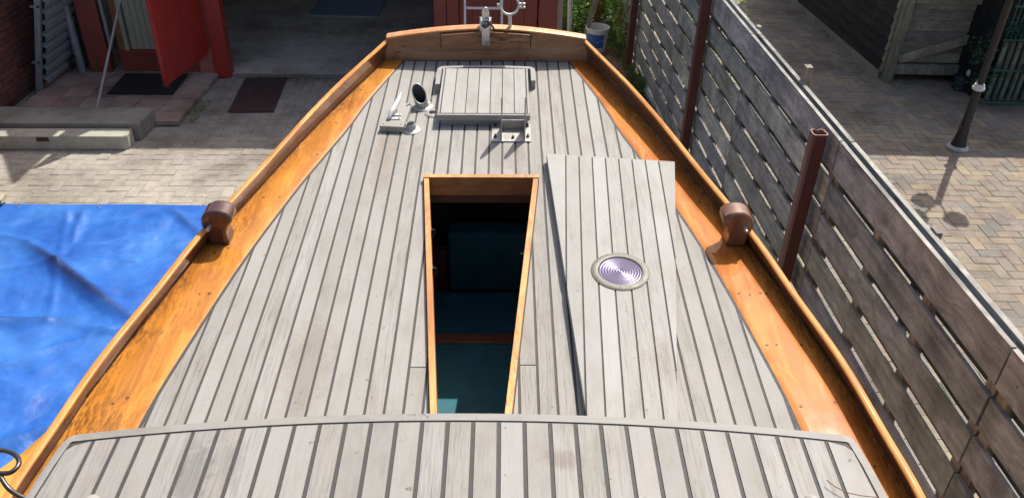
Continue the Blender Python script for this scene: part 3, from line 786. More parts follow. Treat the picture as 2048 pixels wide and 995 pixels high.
# ---- cabin top in front of the camera
cb = empty('coach_roof', None, None); cb.parent = boat
CW = .42; CV1 = 1.197; CV0 = -.25
def cw(u): return CW-.055*(u/.85)**2
def chw(v): return .872+.10*max(0, CV1-v)*(v > CV1-.25)+(.025+.04*(CV1-.25-v))*(v <= CV1-.25)
def cfr(u): return CV1-.014*(u/.85)**2
def outline(off):
    pts = []
    r = .028
    for i in range(0, 21):
        u = -1+2*i/20; uu = u*(chw(CV1)-r); pts.append((uu, cfr(uu)-off))
    a = chw(CV1)-r
    for th in (20, 45, 70): pts.append((a+(r-off)*math.sin(R(th)), cfr(a)-r+(r-off)*math.cos(R(th))))
    for v in (CV1-.1, CV1-.25, CV1-.5, CV0): pts.append((chw(v)-off, v))
    L = [(-p[0], p[1]) for p in pts[21:]][::-1]
    return L+pts
base = outline(.002)
m_ = MB(); n_ = len(base); m_.add([(p[0], p[1], 0) for p in base]+[(p[0], p[1], cw(p[0])-.0025) for p in base], [(i, (i+1) % n_, n_+(i+1) % n_, n_+i) for i in range(n_)])
us = [-.864+.054*i for i in range(33)]
m_.grid([[(u*chw(v)/.87, min(v, cfr(u)-.004), cw(u*chw(v)/.87)-.0025) for v in (CV0, CV1-.5, CV1-.25, CV1-.1, CV1-.028, 9)][:6 if abs(u) < .83 else 5] + ([] if abs(u) < .83 else [(u, CV1-.045, cw(u)-.0025)]) for u in us])
m_.build('cabin_body', M['caulk'], cb)
# border plank (margin)
oA, oB = outline(0), outline(.021)
rows = []
for a, b in zip(oA, oB):
    rows.append([(a[0], a[1], cw(a[0])-.05), (a[0], a[1], cw(a[0])-.003), (a[0]*.997, a[1]-.002, cw(a[0])), (b[0], b[1], cw(b[0])), (b[0], b[1], cw(b[0])-.01)])
MB().grid(rows).build('margin_plank', M['teak_cross'], cb, smooth=True)
for k in range(-16, 17):
    ua, ub = (k-.5)*PW+SG+.0007, (k+.5)*PW-SG-.0007
    lim = lambda u: (cfr(u)-.0265 if abs(u) < chw(CV1)-.04 else cfr(u)-.0265-.012*((abs(u)-chw(CV1)+.04)/.012))
    if max(abs(ua), abs(ub)) > chw(CV1)-.028:
        s_ = 1 if k > 0 else -1; ui, uo = min(abs(ua), abs(ub)), max(abs(ua), abs(ub))
        poly = [(ui, CV0), (chw(CV0)-.0265, CV0), (chw(CV1-.5)-.0265, CV1-.5), (chw(CV1-.2)-.0265, CV1-.2), (chw(CV1-.06)-.0265, CV1-.06), (chw(CV1)-.034, CV1-.047), (ui, lim(ui))]
        poly = [(s_*p[0], p[1]) for p in poly]
        if chw(CV1)-.028-ui < .012: continue
    else: poly = [(ua, CV0), (ub, CV0), (ub, lim(ub)), ((ua+ub)/2, lim((ua+ub)/2)), (ua, lim(ua))]
    MB().prism(poly, lambda p: cw(p[0])-.02, lambda p: cw(p[0])).build('roof_plank', M['teak'], cb)
for s_, u in ((1, .695), (-1, -.705)):
    MB().tube([(u, .970, .40), (u-.0, .962, .430), (u, .945, .442), (u, .9, .452), (u, .4, .452), (u, .3, .43), (u, .29, .40)], [.014, .016, .016, .016, .016, .016, .014], 12).build('handrail', M['teak_cross'], cb, smooth=True)

# ---- bent dark steel rod hanging over the side (bottom left)
def spline(P, n=6):
    P = [Vector(p) for p in P]; out = []
    for i in range(len(P)-1):
        p0, p1, p2, p3 = P[max(i-1, 0)], P[i], P[i+1], P[min(i+2, len(P)-1)]
        for k in range(n):
            t_ = k/n; out.append(.5*((2*p1)+(p2-p0)*t_+(2*p0-5*p1+4*p2-p3)*t_*t_+(3*p1-p0-3*p2+p3)*t_**3))
    return out+[P[-1]]
pts_ = spline([(-1.16, 1.252, .20), (-1.12, 1.268, .20), (-1.088, 1.262, .20), (-1.064, 1.247, .20), (-1.052, 1.226, .20), (-1.058, 1.207, .20), (-1.075, 1.203, .198), (-1.11, 1.206, .196)])
MB().tube(pts_, .0058, 10).tube(spline([(-1.088, 1.205, .195), (-1.076, 1.190, .19), (-1.055, 1.172, .18), (-1.03, 1.165, .16), (-.99, 1.165, .13), (-.93, 1.16, .10)]), .0058, 10).build('bent_rod', M['darksteel'], boat, smooth=True)

# ================================================================== loose hatch cover lying on deck
lc = empty('hatch_cover', 'loose tapered grey teak hatch cover lying on the deck right of the opening', 'hatch cover')
lc.matrix_world = BM4
LT = .040
La = lambda v: .322+(.264-.322)*(v-1.515)/(2.893-1.515)
Lb = lambda v: lerp_tab([(1.0, .492), (1.48, .569), (1.995, .648), (2.465, .722), (2.84, .779)], v)
topv = lambda u: 2.893+(2.835-2.893)*(u-.264)/(.779-.264)
LV0 = 1.02
MB().prism([(La(LV0), LV0), (Lb(LV0), LV0), (Lb(1.48), 1.48), (Lb(1.995), 1.995), (Lb(2.465), 2.465), (.779-.001, topv(.779)-.001), (.264+.001, topv(.264)-.001)], .006, LT-.0035).build('board_core', M['caulk'], lc)
def clipline(poly, f):
    out = []
    for i in range(len(poly)):
        A, Bq = poly[i], poly[(i+1) % len(poly)]; fa, fb = f(A), f(Bq)
        if fa >= 0: out.append(A)
        if fa*fb < 0: q = fa/(fa-fb); out.append((A[0]+q*(Bq[0]-A[0]), A[1]+q*(Bq[1]-A[1])))
    return out
full = [(La(LV0), LV0), (Lb(LV0), LV0), (Lb(1.48), 1.48), (Lb(1.995), 1.995), (Lb(2.465), 2.465), (.779, topv(.779)), (.264, topv(.264))]
Su = [.341+.0535*i for i in range(8)]               # seam positions at the wide end
for i in range(len(Su)+1):
    a = Su[i-1] if i else -9; b = Su[i] if i < len(Su) else 9
    f1 = lambda p, a=a: p[0]-(a+SG*.7)+.054*(2.874-p[1])
    f2 = lambda p, b=b: (b-SG*.7)-.054*(2.874-p[1])-p[0]
    q = clipline(clipline(full, f1), f2)
    if len(q) > 2 and abs(sum(q[j][0]*q[(j+1) % len(q)][1]-q[(j+1) % len(q)][0]*q[j][1] for j in range(len(q)))) > .004:
        MB().prism(q, .01, LT).build('cover_plank', M['teak_hatch'], lc)
# deck light in the cover
dl = empty('deck_light', None, None); dl.parent = lc
T_ = Matrix.Translation((.483, 2.139, LT))
MB().lathe([(.0745, -.005), (.0745, .0045), (.078, .006), (.094, .005), (.0985, .002), (.0985, -.003)], 56, T_).build('ring', M['light_ring'], dl, smooth=True)
pr = [(.0001, .0035)]
for i in range(1, 120):
    r = .0735*i/119; pr.append((r, 0.001+.0014*abs(math.sin(math.pi*r/.0735*8))-.0004*r/.0735))
MB().lathe(pr, 64, T_).build('prism_lens', M['lens'], dl, smooth=True)
for a in range(0, 360, 60):
    MB().lathe([(.0001, .0068), (.0034, .0064), (.0034, .005)], 8, T_ @ Matrix.Translation((.086*math.cos(R(a+25)), .086*math.sin(R(a+25)), 0))).build('screw', M['darksteel'], dl)

# ================================================================== tarpaulin on the yard, left of the boat
def seg_d(x, y, a, b):
    ax, ay = a; bx, by = b; dx, dy = bx-ax, by-ay; L2 = dx*dx+dy*dy
    t_ = max(0, min(1, ((x-ax)*dx+(y-ay)*dy)/L2)); return math.hypot(x-ax-t_*dx, y-ay-t_*dy), t_
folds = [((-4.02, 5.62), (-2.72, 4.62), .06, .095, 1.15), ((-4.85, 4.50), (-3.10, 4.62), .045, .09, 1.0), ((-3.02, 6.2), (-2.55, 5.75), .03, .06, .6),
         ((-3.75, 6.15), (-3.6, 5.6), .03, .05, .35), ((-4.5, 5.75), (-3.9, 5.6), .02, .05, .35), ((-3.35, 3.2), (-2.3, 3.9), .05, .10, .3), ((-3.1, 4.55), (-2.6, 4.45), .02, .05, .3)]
tm = MB(); att = []; P = []
NX, NY = 250, 260
from mathutils import noise as mn
for j in range(NY+1):
    row = []
    for i in range(NX+1):
        x = -6.2+4.9*i/NX; y = 1.2+(6.235+.048*(x+4.4)-1.2)*j/NY
        edge = min(1, (NY-j)/10)
        y += .006*math.sin(x*5)*(j == NY)
        z = .012+.030*edge*(mn.noise((x*1.3, y*1.3, 3.1))+.45)+.018*edge*abs(mn.noise((x*3.1, y*2.7, 1.)))+.010*edge*mn.noise((x*6.5+y*2, y*5.5, 2.))
        g_ = 0
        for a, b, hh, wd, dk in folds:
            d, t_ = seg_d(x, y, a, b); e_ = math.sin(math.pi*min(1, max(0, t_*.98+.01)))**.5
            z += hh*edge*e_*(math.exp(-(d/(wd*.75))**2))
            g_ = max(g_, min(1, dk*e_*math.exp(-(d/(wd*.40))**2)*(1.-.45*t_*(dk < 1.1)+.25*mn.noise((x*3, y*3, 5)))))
        for a, b in (((-5.0, 5.9), (-3.2, 3.5)), ((-3.9, 6.2), (-3.3, 4.6)), ((-5.4, 5.0), (-3.0, 5.4)), ((-4.4, 3.4), (-2.3, 4.9)), ((-4.9, 6.1), (-4.3, 5.3))):
            d, t_ = seg_d(x, y, a, b); z += .022*edge*max(0, 1-d/.05)*(.6+.5*mn.noise((x*3, y*3, 9)))
        row.append((x, y, max(.004, z))); att.append(g_)
    P.append(row)
tm.grid(P); tm.att = att
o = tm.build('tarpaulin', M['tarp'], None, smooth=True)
tag(o, 'large wrinkled blue tarpaulin spread over the paving left of the boat', 'tarpaulin')
me = MB().lathe([(.008, 0), (.014, .003), (.020, 0)], 16).mesh('eyelet', M['darksteel'], True)
for x in (-3.66, -2.76, -4.36, -5.2):
    inst(me, 'eyelet', o, loc=(x, 6.195+.048*(x+4.4), .016))
o = MB().box(-.5, .5, -.06, .06, 0, .045).build('timber_plank', M['lightwood'], None, bevel=.003)
o.location = (-4.985, 6.19, .035); o.rotation_euler = (0, 0, R(6)); tag(o, 'pale plank end lying at the far left edge of the blue tarpaulin', 'plank')

# ================================================================== boat shed at the back (garage with red walls)
FA = R(3.4)
bs = empty('boat_garage', 'red painted garage with open dark doorway, red side door and lean-to downpipe', 'garage', (-3.425, 9.35, 0), FA)
def bb(name, mat, x0, x1, y0, y1, z0, z1, bevel=0, par=None, **k): return MB().box(x0, x1, y0, y1, z0, z1).build(name, mat, par or bs, bevel=bevel, **k)
MB().prism([(.02, 0), (3.8, 0), (3.8, 6), (-2.2, 6), (-2.2, .17), (.02, .12)], -.05, .035).build('garage_floor', M['floor'], bs)
bb('threshold', M['concrete_dark'], .02, 2.6, -.055, -.002, -.05, .030, .004)
# walls
bb('wall', M['wall_pale'], -2.35, 3.95, 6.0, 6.15, 0, 2.9)
bb('wall', M['wall_pale'], 3.83, 3.95, .06, 6.0, 0, 2.9)
bb('wall', M['wall_pale'], -2.35, -2.2, .1, 6.0, 0, 2.9)
bb('ceiling', M['wall_pale'], -2.35, 3.95, .0, 6.15, 2.70, 2.9)
bb('roof', M['roof'], -2.6, 4.05, -.14, 6.4, 2.91, 2.99)
bb('lintel', M['redpaint'], -1.9, 3.9, -.02, .1, 2.68, 2.90)
MB().prism([(-.60, 2.985), (-.08, 2.985), (.36, 4.18), (.34, 4.20)], 0, .04, Matrix.Translation((0, -.10, 0)) @ RX).build('spike_shadow_board', M['redpaint'], bs)  # unseen board added above the eave, shaped to cast a spike shadow on the yard
# red front wall right of the doorway, board by board
def sX(X): return (X+3.425)/math.cos(FA)
bb('door_jamb', M['redpaint'], sX(-.985), sX(-.845), -.10, .10, 0, 2.68, .004)
bb('wall_post', M['redpaint'], sX(-.838), sX(-.70), -.085, .06, 0, 2.68, .004)
xx = sX(-.69)
while xx < sX(.12)-.02:
    bb('wall_board', M['redpaint'], xx, xx+.148, -.045, .0, 0.02, 2.68, .003); xx += .1505
bb('wall_post', M['redpaint'], sX(.225), sX(.44), -.09, .06, 0, 2.68, .004)
bb('skirting', M['browntrim'], sX(-.69), sX(.22), -.055, -.046, 0, .10)
# left part
bb('door_post', M['reddoor'], -.16, .015, -.07, .09, 0, 2.68, .004)
bb('pilaster', M['redworn'], -.34, -.165, -.055, .07, 0.0, .36, .01)
bb('pilaster', M['redpaint'], -.34, -.165, -.045, .07, 0.36, 2.68)
bb('plinth', M['redpaint'], -1.24, -.345, -.02, .08, -.02, .285, .004)
bb('sill', M['redpaint'], -1.24, -.345, -.045, .08, .286, .312, .004)
bb('red_post', M['redpaint'], -1.60, -1.36, -.06, .06, 0, 2.9, .005)
bb('brown_jamb', M['browntrim'], -1.235, -1.165, -.02, .08, .314, 2.68, .003)
bb('white_bead', M['cream'], -1.160, -1.115, -.03, .06, .314, 2.68, .003)
xx = -1.105
while xx < -.36:
    bb('cream_board', M['cream'], xx, xx+.071, .02, .05, .314, 2.68, .004); xx += .074
m_ = MB().tube([(-1.31, -.05, .36), (-1.31, -.05, 2.9)], .024, 12).build('conduit', M['zinc'], bs, smooth=True)
m_ = MB().tube([(-1.70, -.06, .02), (-1.70, -.06, 2.8)], .045, 16); m_.build('downpipe', M['zinc'], bs, smooth=True)
bb('dark_post', M['wall_in'], -1.93, -1.84, -.06, .05, 0, 2.6)
bb('dark_wall', M['wall_in'], -2.2, -1.61, .10, .16, 0, 2.9)
# open red door leaf, hinged at the post
hinge = Vector((-3.63, 9.36, 0)); free = Vector((-3.765, 8.30, 0)); dv = free-hinge; L = dv.length
dr = empty('door_leaf', None, None); dr.parent = bs
dr.matrix_world = Matrix.Translation(hinge) @ Matrix.Rotation(math.atan2(dv.y, dv.x), 4, 'Z')
dr.parent = None; dr['tmp'] = 1
DL = []
n = 11; bw = (L-.04)/n
for i in range(n): DL.append(('door_board', MB().box(.02+i*bw+.0015, .02+(i+1)*bw-.0015, -.012, .020, .30, 2.2)))
DL.append(('edge_strip', MB().box(L-.022, L+.012, -.022, .026, .285, 2.21)))
DL.append(('door_rail', MB().box(.02, L-.03, -.045, -.014, .36, .48)))
DL.append(('door_rail', MB().box(.02, L-.03, -.045, -.014, 1.9, 2.02)))
DW = Matrix.Translation(hinge) @ Matrix.Rotation(math.atan2(dv.y, dv.x), 4, 'Z')
BSW = Matrix.Translation((-3.425, 9.35, 0)) @ Matrix.Rotation(FA, 4, 'Z')
bpy.data.objects.remove(dr)
dr = empty('door_leaf', None, None); dr.parent = bs; dr.matrix_local = BSW.inverted() @ DW; dr['label'] = 'open glossy red plank door'
for nm, mb in DL: mb.build(nm, M['reddoor'], dr, bevel=.002)
MB().tube([(.045, .045, .60), (.045, .045, 1.9)], .009, 8).build('latch_bar', M['white_metal'], dr)
# things of the garage floor
o = empty('floor_grating', 'blue-grey metal grating lying on the dark garage floor', 'grating'); 
xg0, xg1, yg0, yg1 = -2.99, -2.0, 11.56, 12.75
MB().box(xg0, xg1, yg0, yg1, .036, .044).build('base_sheet', M['grate'], o)
for i in range(34): MB().box(xg0+.01, xg1-.01, yg0+.02+i*.034, yg0+.028+i*.034, .0445, .056).build('bar', M['grate'], o)
MB().box(xg0-.01, xg1+.01, yg0-.006, yg0+.004, .036, .060).build('rim', M['zinc'], o)
o = empty('work_table', 'pale metal table standing in the dark garage, only its front legs in view', 'table')
MB().box(-5.1, -4.02, 12.15, 12.9, .74, .78).build('table_top', M['zinc'], o)
for (x, y) in ((-4.06, 12.20), (-5.05, 12.20), (-4.06, 12.85), (-5.05, 12.85)): MB().box(x-.025, x+.025, y-.025, y+.025, .036, .74).build('leg', M['zinc'], o)
MB().box(-4.95, -4.12, 12.17, 12.19, .25, .55).build('drawer_front', M['zinc'], o)
# ladder leaning on the red wall
M['ladder'] = m_metal('bright_aluminium', (.66, .68, .70), .4, .5)
ld = empty('aluminium_ladder', 'aluminium step ladder leaning against the red garage wall behind the bow', 'ladder', (sX(-.42)*math.cos(FA)-3.425, 9.35+.17, 0), FA)
lm = Matrix.Translation((0, -.62, 0)) @ Matrix.Rotation(R(-13), 4, 'X')
for s_ in (-1, 1):
    m_ = MB().box(s_*.205-.012, s_*.205+.012, -.03, .03, 0, 2.3, lm); m_.build('stile', M['ladder'], ld)
    MB().box(s_*.235-.010, s_*.235+.010, -.025, .02, 0, .78, lm).build('lower_stile', M['ladder'], ld)
for i in range(8): MB().box(-.19, .19, -.035, .035, .18+i*.27, .205+i*.27, lm).build('tread', M['ladder'], ld)

# ================================================================== yard things on the left
# brick side wall
bwl = empty('brick_wall', 'dark red brick wall with pale mortar at the left edge behind the concrete beam', 'wall')
WX = -5.5
MB().box(WX-.3, WX-.010, 4.5, 9.75, -.05, 3.4).build('mortar_core', M['mortar'], bwl)
me = MB().box(-.05, .006, -.105, .105, -.026, .026).mesh('brick', M['brick']); meh = MB().box(-.05, .006, -.05, .05, -.026, .026).mesh('brick', M['brick'])
stuff = MB(); nb = 0
for r in range(50):
    z = .03+r*.0635
    for c in range(-6, 26):
        y = 4.6+(c+3)*.2215*1.0+(.1107 if r % 2 else 0)
        if y < 4.6 or y > 9.62: continue
        m4 = Matrix.Translation((WX+random.uniform(-.002, .003), y, z)) @ Matrix.Rotation(random.uniform(-.01, .01), 4, 'Z')
        if inframe(WX, y, z, 60) and nb < 290: inst(me, 'brick', bwl, m4); nb += 1
        else: stuff.box(-.05, .006, -.105, .105, -.026, .026, m4)
tag(stuff.build('brickwork', M['brick'], bwl), kind='stuff')
# corrugated sheet screen with post
cs = empty('corrugated_screen', 'grey corrugated metal sheet standing on edge beside the brick wall', 'metal sheet')
prof = []
for i in range(16):
    z = .09+i*.125
    prof += [(0, z), (.035, z+.018), (.035, z+.075), (0, z+.093)]
LN = .27                                                   # the screen leans out from the wall
SHR = Matrix(((1, 0, LN, 0), (0, 1, 0, 0), (0, 0, 1, 0), (0, 0, 0, 1)))
rows = [[(-5.34+p[0]+p[1]*LN, y, p[1]) for p in prof] for y in (8.66, 9.46)]
m_ = MB().grid(rows); rows2 = [[(q[0]-.006, q[1], q[2]) for q in r_] for r_ in rows]; m_.grid(rows2, True)
m_.build('sheet', M['corr'], cs)
MB().box(-5.375, -5.335, 8.60, 8.64, 0, 2.2, SHR).build('post', M['zinc'], cs)
MB().box(-5.40, -5.378, 8.605, 8.625, 0, 2.2, SHR).build('post', M['zinc'], cs)
for z in (.38, 1.0, 1.6): MB().box(-5.44, -5.34, 8.60, 8.62, z, z+.02, SHR).build('bracket', M['zinc'], cs)
MB().box(-5.33, -5.26, 9.47, 9.53, 0, 2.2).build('wooden_post', M['wall_in'], cs)
# tiled platform before the side door
tp = structure('tiled_platform', MB().box(-5.14, -3.565, 7.93, 9.27, -.05, .040), M['soil'])
me = MB().prism([(-.1462, -.1475), (.1462, -.1475), (.1462, .1475), (-.1462, .1475)], 0, .045).mesh('tile', M['tile'])
for i in range(-1, 6):
    for j in range(5):
        x, y = -3.665-i*.301-.012*(4-j)*0+(.10 if j % 2 == 0 else 0)*(1 if i else 0), 8.06+j*.301
        x = -3.70-(i)*.2985; y += .02*(x+3.6)
        if i < 0: continue
        if y > 9.30: continue
        inst(me, 'tile', tp, Matrix.Translation((x, y, .012+random.uniform(0, .006))) @ Matrix.Rotation(R(3.2)+random.uniform(-.012, .012), 4, 'Z') @ Matrix.Rotation(random.uniform(-.01, .01), 4, 'X'))
o = MB().box(-.36, .36, -.30, .30, 0, .012).build('door_mat', M['mat_black'], None); o.location = (-4.22, 8.87, .066); o.rotation_euler = (0, 0, R(3.4))
tag(o, 'black door mat on the pink tiles under the open red door', 'door mat')
o = MB().prism([(-.245, -.49), (.245, -.49), (.245, .49), (-.245, .49)], 0, .012).build('floor_plate', M['mat_brown'], None); o.location = (-2.945, 8.80, .004); o.rotation_euler = (0, 0, R(5))
tag(o, 'dark brown flat mat on the paving in front of the garage threshold', 'mat')
# leaning pole
o = MB().tube([(-4.48, 8.08, .06), (-4.335, 9.27, 1.30)], .015, 10).tube([(-4.335, 9.27, 1.3), (-4.30, 9.30, 1.34)], .016, 10).build('leaning_pole', M['grey_metal'], None, smooth=True)
tag(o, 'thin grey pole leaning from the beams against the red wall', 'pole')
# concrete beam and flat slab
o = MB().prism([(-2.0, -.115), (1.185, -.115), (1.225, -.08), (1.225, .075), (-2.0, .075)], 0, .15).build('concrete_beam', M['concrete'], None, bevel=.012)
o.location = (-5.075, 7.385, 0); o.rotation_euler = (0, 0, R(3.6)); tag(o, 'pale concrete beam lying in front, with a sunlit top and small brown plate', 'beam')
MB().box(-.06, .06, -.004, .0, -.022, .022).build('brown_plate', M['rust'], o).location = (.42, -.1165, .118)
o = MB().prism([(-2.0, -.20), (1.27, -.20), (1.30, .20), (-2.0, .20)], 0, .19).build('concrete_slab', M['concrete_dark'], None, bevel=.015)
o.location = (-5.08, 7.70, 0); o.rotation_euler = (0, 0, R(3.0)); tag(o, 'grey shaded concrete slab behind the pale beam', 'slab')

# weeds along the edges
def leaves(mb, center, radii, n, size, rnd, up=0.):
    for _ in range(n):
        while True:
            p = Vector((rnd.uniform(-1, 1), rnd.uniform(-1, 1), rnd.uniform(-1, 1)))
            if p.length < 1: break
        p = Vector((center[0]+p.x*radii[0], center[1]+p.y*radii[1], center[2]+p.z*radii[2]))
        if p.z < .01: continue
        s_ = size*rnd.uniform(.6, 1.4); a = Vector((rnd.gauss(0, 1), rnd.gauss(0, 1), rnd.gauss(0, .5))).normalized(); b = a.cross(Vector((rnd.gauss(0, 1), rnd.gauss(0, 1), rnd.gauss(0, 1)))).normalized()
        n_ = a.cross(b)
        mb.add([p-a*s_, p-b*s_*.42-n_*s_*.06, p+a*s_, p+b*s_*.42-n_*s_*.06, p+n_*s_*.10], [(0, 1, 4), (1, 2, 4), (2, 3, 4), (3, 0, 4)])
rnd = random.Random(11)
def blades(mb, x, y, n, h, sp, rnd):
    for _ in range(n):
        px, py = x+rnd.gauss(0, sp), y+rnd.gauss(0, sp); a = rnd.uniform(0, 6.28); l = h*rnd.uniform(.5, 1.2); w_ = .004
        dx, dy = math.cos(a), math.sin(a)
        mb.add([(px-dy*w_, py+dx*w_, 0), (px+dy*w_, py-dx*w_, 0), (px+dx*l*.25+dy*w_*.7, py+dy*l*.25-dx*w_*.7, l*.6), (px+dx*l*.25-dy*w_*.7, py+dy*l*.25+dx*w_*.7, l*.6), (px+dx*l*.6, py+dy*l*.6, l*.95)], [(0, 1, 2, 3), (3, 2, 4)])
wd = MB()
for x, y, n in ((-3.44, 8.25, 30), (-3.46, 8.5, 26), (-3.44, 8.0, 20), (-5.35, 8.45, 40), (-5.3, 8.3, 26), (-3.38, 8.95, 10), (-2.45, 9.25, 18)):
    leaves(wd, (x, y, .02), (.05, .12, .05), n, .018, rnd)
tag(wd.build('edge_weeds', M['leaf'], None), 'small green weeds along the edges of the tiled platform', 'weeds', kind='stuff')
gb = MB()
for i in range(60):
    y = 8.2+3.*rnd.random(); blades(gb, fenceX(y)-.10-abs(rnd.gauss(0, .04)), y, 9, .16, .03, rnd)
for i in range(26): blades(gb, 1.46+rnd.gauss(0, .03), 9.1+rnd.random()*.5, 10, .20, .03, rnd)
tag(gb.build('grass', M['grass'], None), 'grass tufts growing along the foot of the fence', 'grass', kind='stuff')
wp = MB().tube([(-4.93, 9.2, .05), (-4.94, 9.2, .18)], .004, 5); leaves(wp, (-4.93, 9.22, .15), (.08, .05, .10), 70, .022, rnd)
tag(wp.build('weed_plant', M['leaf'], None), 'small leafy weed at the foot of the downpipe', 'weed')

# ================================================================== fence
fe = empty('timber_fence', 'weathered grey board fence with narrow gaps, right of the boat', 'fence', (2.03, 0, 0), R(3.03))
JO = [-1.3, .55, 2.41, 4.16, 5.93, 8.14, 10.15, 12.1]
FT = [1.59-.215*i for i in range(7)]
for a, b in zip(JO, JO[1:]):
    a, b = a+.006, b-.006
    def brd(x0, x1, z0, z1, mat):
        dz0, dz1 = random.uniform(-.006, .006), random.uniform(-.006, .006)
        m_ = MB(); N = 5; rows = []
        for i in range(N+1):
            y = a+(b-a)*i/N; t_ = i/N; dz = dz0*(1-t_)+dz1*t_; dx = random.uniform(-.0025, .0025)
            rows.append([(x0+dx, y, z0+dz), (x0+dx, y, z1+dz+random.uniform(-.002, .002)), (x1+dx, y, z1+dz), (x1+dx, y, z0+dz), (x0+dx, y, z0+dz)])
        m_.grid(rows); m_.f += [(0, 1, 2, 3), tuple(len(m_.v)-5+q for q in (3, 2, 1, 0))]
        m_.build('fence_board', mat, fe)
    brd(-.020, 0, 1.645, 1.83, M['fence_top'])
    for zt_ in FT: brd(-.020, 0, zt_-.158, zt_, random.choice([M['fence'], M['fence'], M['fence_top']]))
    brd(-.020, 0, .05, .085, M['fence'])
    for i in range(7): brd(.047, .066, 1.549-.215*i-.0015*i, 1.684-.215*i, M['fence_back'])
    brd(.047, .066, 1.72, 1.825, M['fence_top'])
    MB().box(-.021, .002, a, b, 1.8325, 1.8375).build('top_strip', M['striptop'], fe); MB().box(.040, .067, a, b, 1.829, 1.834).build('top_strip', M['striptop'], fe)
    nb_ = max(3, round((b-a)/.62)); 
    for i in range(nb_+1):
        y = a+.035+(b-a-.07)*i/nb_
        MB().box(.001, .046, y-.032, y+.032, .0, 1.80 if i % 2 else 1.81).build('fence_batten', M['batten'], fe)
MB().box(.067, .11, 5.02, 5.08, .0, 1.93).build('fence_batten', M['batten'], fe)
MB().box(.067, .095, 3.20, 3.26, 1.2, 1.845).build('fence_batten', M['batten'], fe)
MB().box(.067, .095, 2.42, 2.48, 1.2, 1.845).build('fence_batten', M['batten'], fe)
MB().box(.067, .095, 6.05, 6.10, 1.2, 1.85).build('fence_batten', M['batten'], fe)
# brown steel posts
def steel_post(X, Y, top, label, tilt=0):
    p = empty('steel_post', label, 'post', (X, Y, 0), R(3), 'brown steel posts along the fence')
    r_ = .044; prof = [(-r_, -r_*.8), (r_, -r_*.8), (r_, r_*.35), (r_*.55, r_*.05), (0, r_*.0), (-r_*.55, r_*.05), (-r_, r_*.35)]
    prof = [(-r_*.8, -r_), (r_*.8, -r_), (r_, -r_*.6), (r_*.9, r_*.7), (r_*.4, r_*.95), (0, r_*.45), (-r_*.4, r_*.95), (-r_*.9, r_*.7), (-r_, -r_*.6)]
    inn = [(x*.86, y*.86) for x, y in prof]; n = len(prof); m_ = MB()
    rows = [[(q[0], q[1], z) for q, z in ((prof[i % n], 0), (prof[i % n], top), (inn[i % n], top), (inn[i % n], top-.15))] for i in range(n+1)]
    m_.grid([[r2[0], r2[1]] for r2 in rows]); m_.build('tube', M['red_post'], p)
    m_ = MB().grid([[r2[1], r2[2], r2[3]] for r2 in rows]); m_.build('cut_rim', M['post_cut'], p)
    return p
steel_post(1.705, 4.26, 1.84, 'nearest brown steel post, with its hollow cut top in view')
steel_post(1.575, 6.99, 2.30, 'brown steel post in the middle of the fence, its top out of view')
steel_post(1.405, 10.07, 2.30, 'farthest and thinnest brown steel post, beside the green shrubs')
o = MB().tube([(1.515, 9.14, .05), (1.70, 8.02, .05)], .045, 16).build('zinc_pipe', M['zinc'], None, smooth=True); tag(o, 'grey metal pipe lying on the ground by the fence foot', 'pipe')
# bucket, plank and white post by the shrubs
bk = empty('paint_bucket', 'white plastic bucket with blue label standing behind the bow', 'bucket', (1.035, 10.62, 0))
MB().lathe([(.0001, .0), (.125, 0), (.15, .29), (.157, .295), (.157, .315), (.148, .315), (.145, .295), (.12, .02), (.0001, .02)], 36).build('tub', M['bucket'], bk, smooth=True)
rows = []
for i in range(15):
    a = R(-160+i*7.5)
    rows.append([((.1262+.024*z/.29+.0016)*math.cos(a), (.1262+.024*z/.29+.0016)*math.sin(a), z) for z in (.07, .25)])
MB().grid(rows, True).build('label_sheet', M['blue_label'], bk, smooth=True)
MB().tube([(.157*math.cos(R(a)), .157*math.sin(R(a))-.0, .285-.13*math.sin(R(a))*math.sin(R(a))) for a in range(-180, 1, 15)], .003, 6).build('handle', M['zinc'], bk)
o = MB().box(-.032, .032, -.012, .012, 0, .78).build('grey_board', M['batten'], None); o.location = (.84, 10.62, 0.0); o.rotation_euler = (R(-12), R(14), 0); tag(o, 'short grey board leaning beside the bucket', 'board')
o = MB().tube([(.70, 11.06, 0), (.66, 11.30, 1.5)], .035, 12).build('white_pole', M['white_metal'], None, smooth=True); tag(o, 'white pole leaning in the shrubs beside the red wall', 'pole')
# shrubs behind
def shrub(name, x, y, h, rx, ry, n, label, seed, size=.035):
    rnd = random.Random(seed); p = empty(name, label, 'shrub', (x, y, 0))
    m_ = MB()
    for k in range(6):
        a = rnd.uniform(0, 6.28); q = (rx*.7*math.cos(a), ry*.7*math.sin(a)); m_.tube([(q[0]*.2, q[1]*.2, 0), (q[0]*.5, q[1]*.5, h*.4), (q[0], q[1], h*.9)], [.018, .012, .005], 6)
    m_.build('stem', M['browntrim'], p)
    f_ = MB()
    for k in range(26):
        c = (rnd.uniform(-1, 1)*rx, rnd.uniform(-1, 1)*ry, h*rnd.uniform(.08, 1)); leaves(f_, c, (rx*.42, ry*.42, h*.17), n//26, size, rnd)
    tag(f_.build('foliage', M['leaf'], p), kind='stuff')
    return p
shrub('shrub', 1.10, 11.75, .95, .46, .55, 3600, 'leafy green shrub behind the bucket between red wall and fence', 1)
shrub('shrub', 1.18, 13.1, 1.2, .7, .7, 4200, 'taller green shrub farther back, at the top edge of the picture', 2)
shrub('shrub', 1.38, 10.75, .55, .14, .35, 500, 'low green shrub against the foot of the fence', 3, .025)
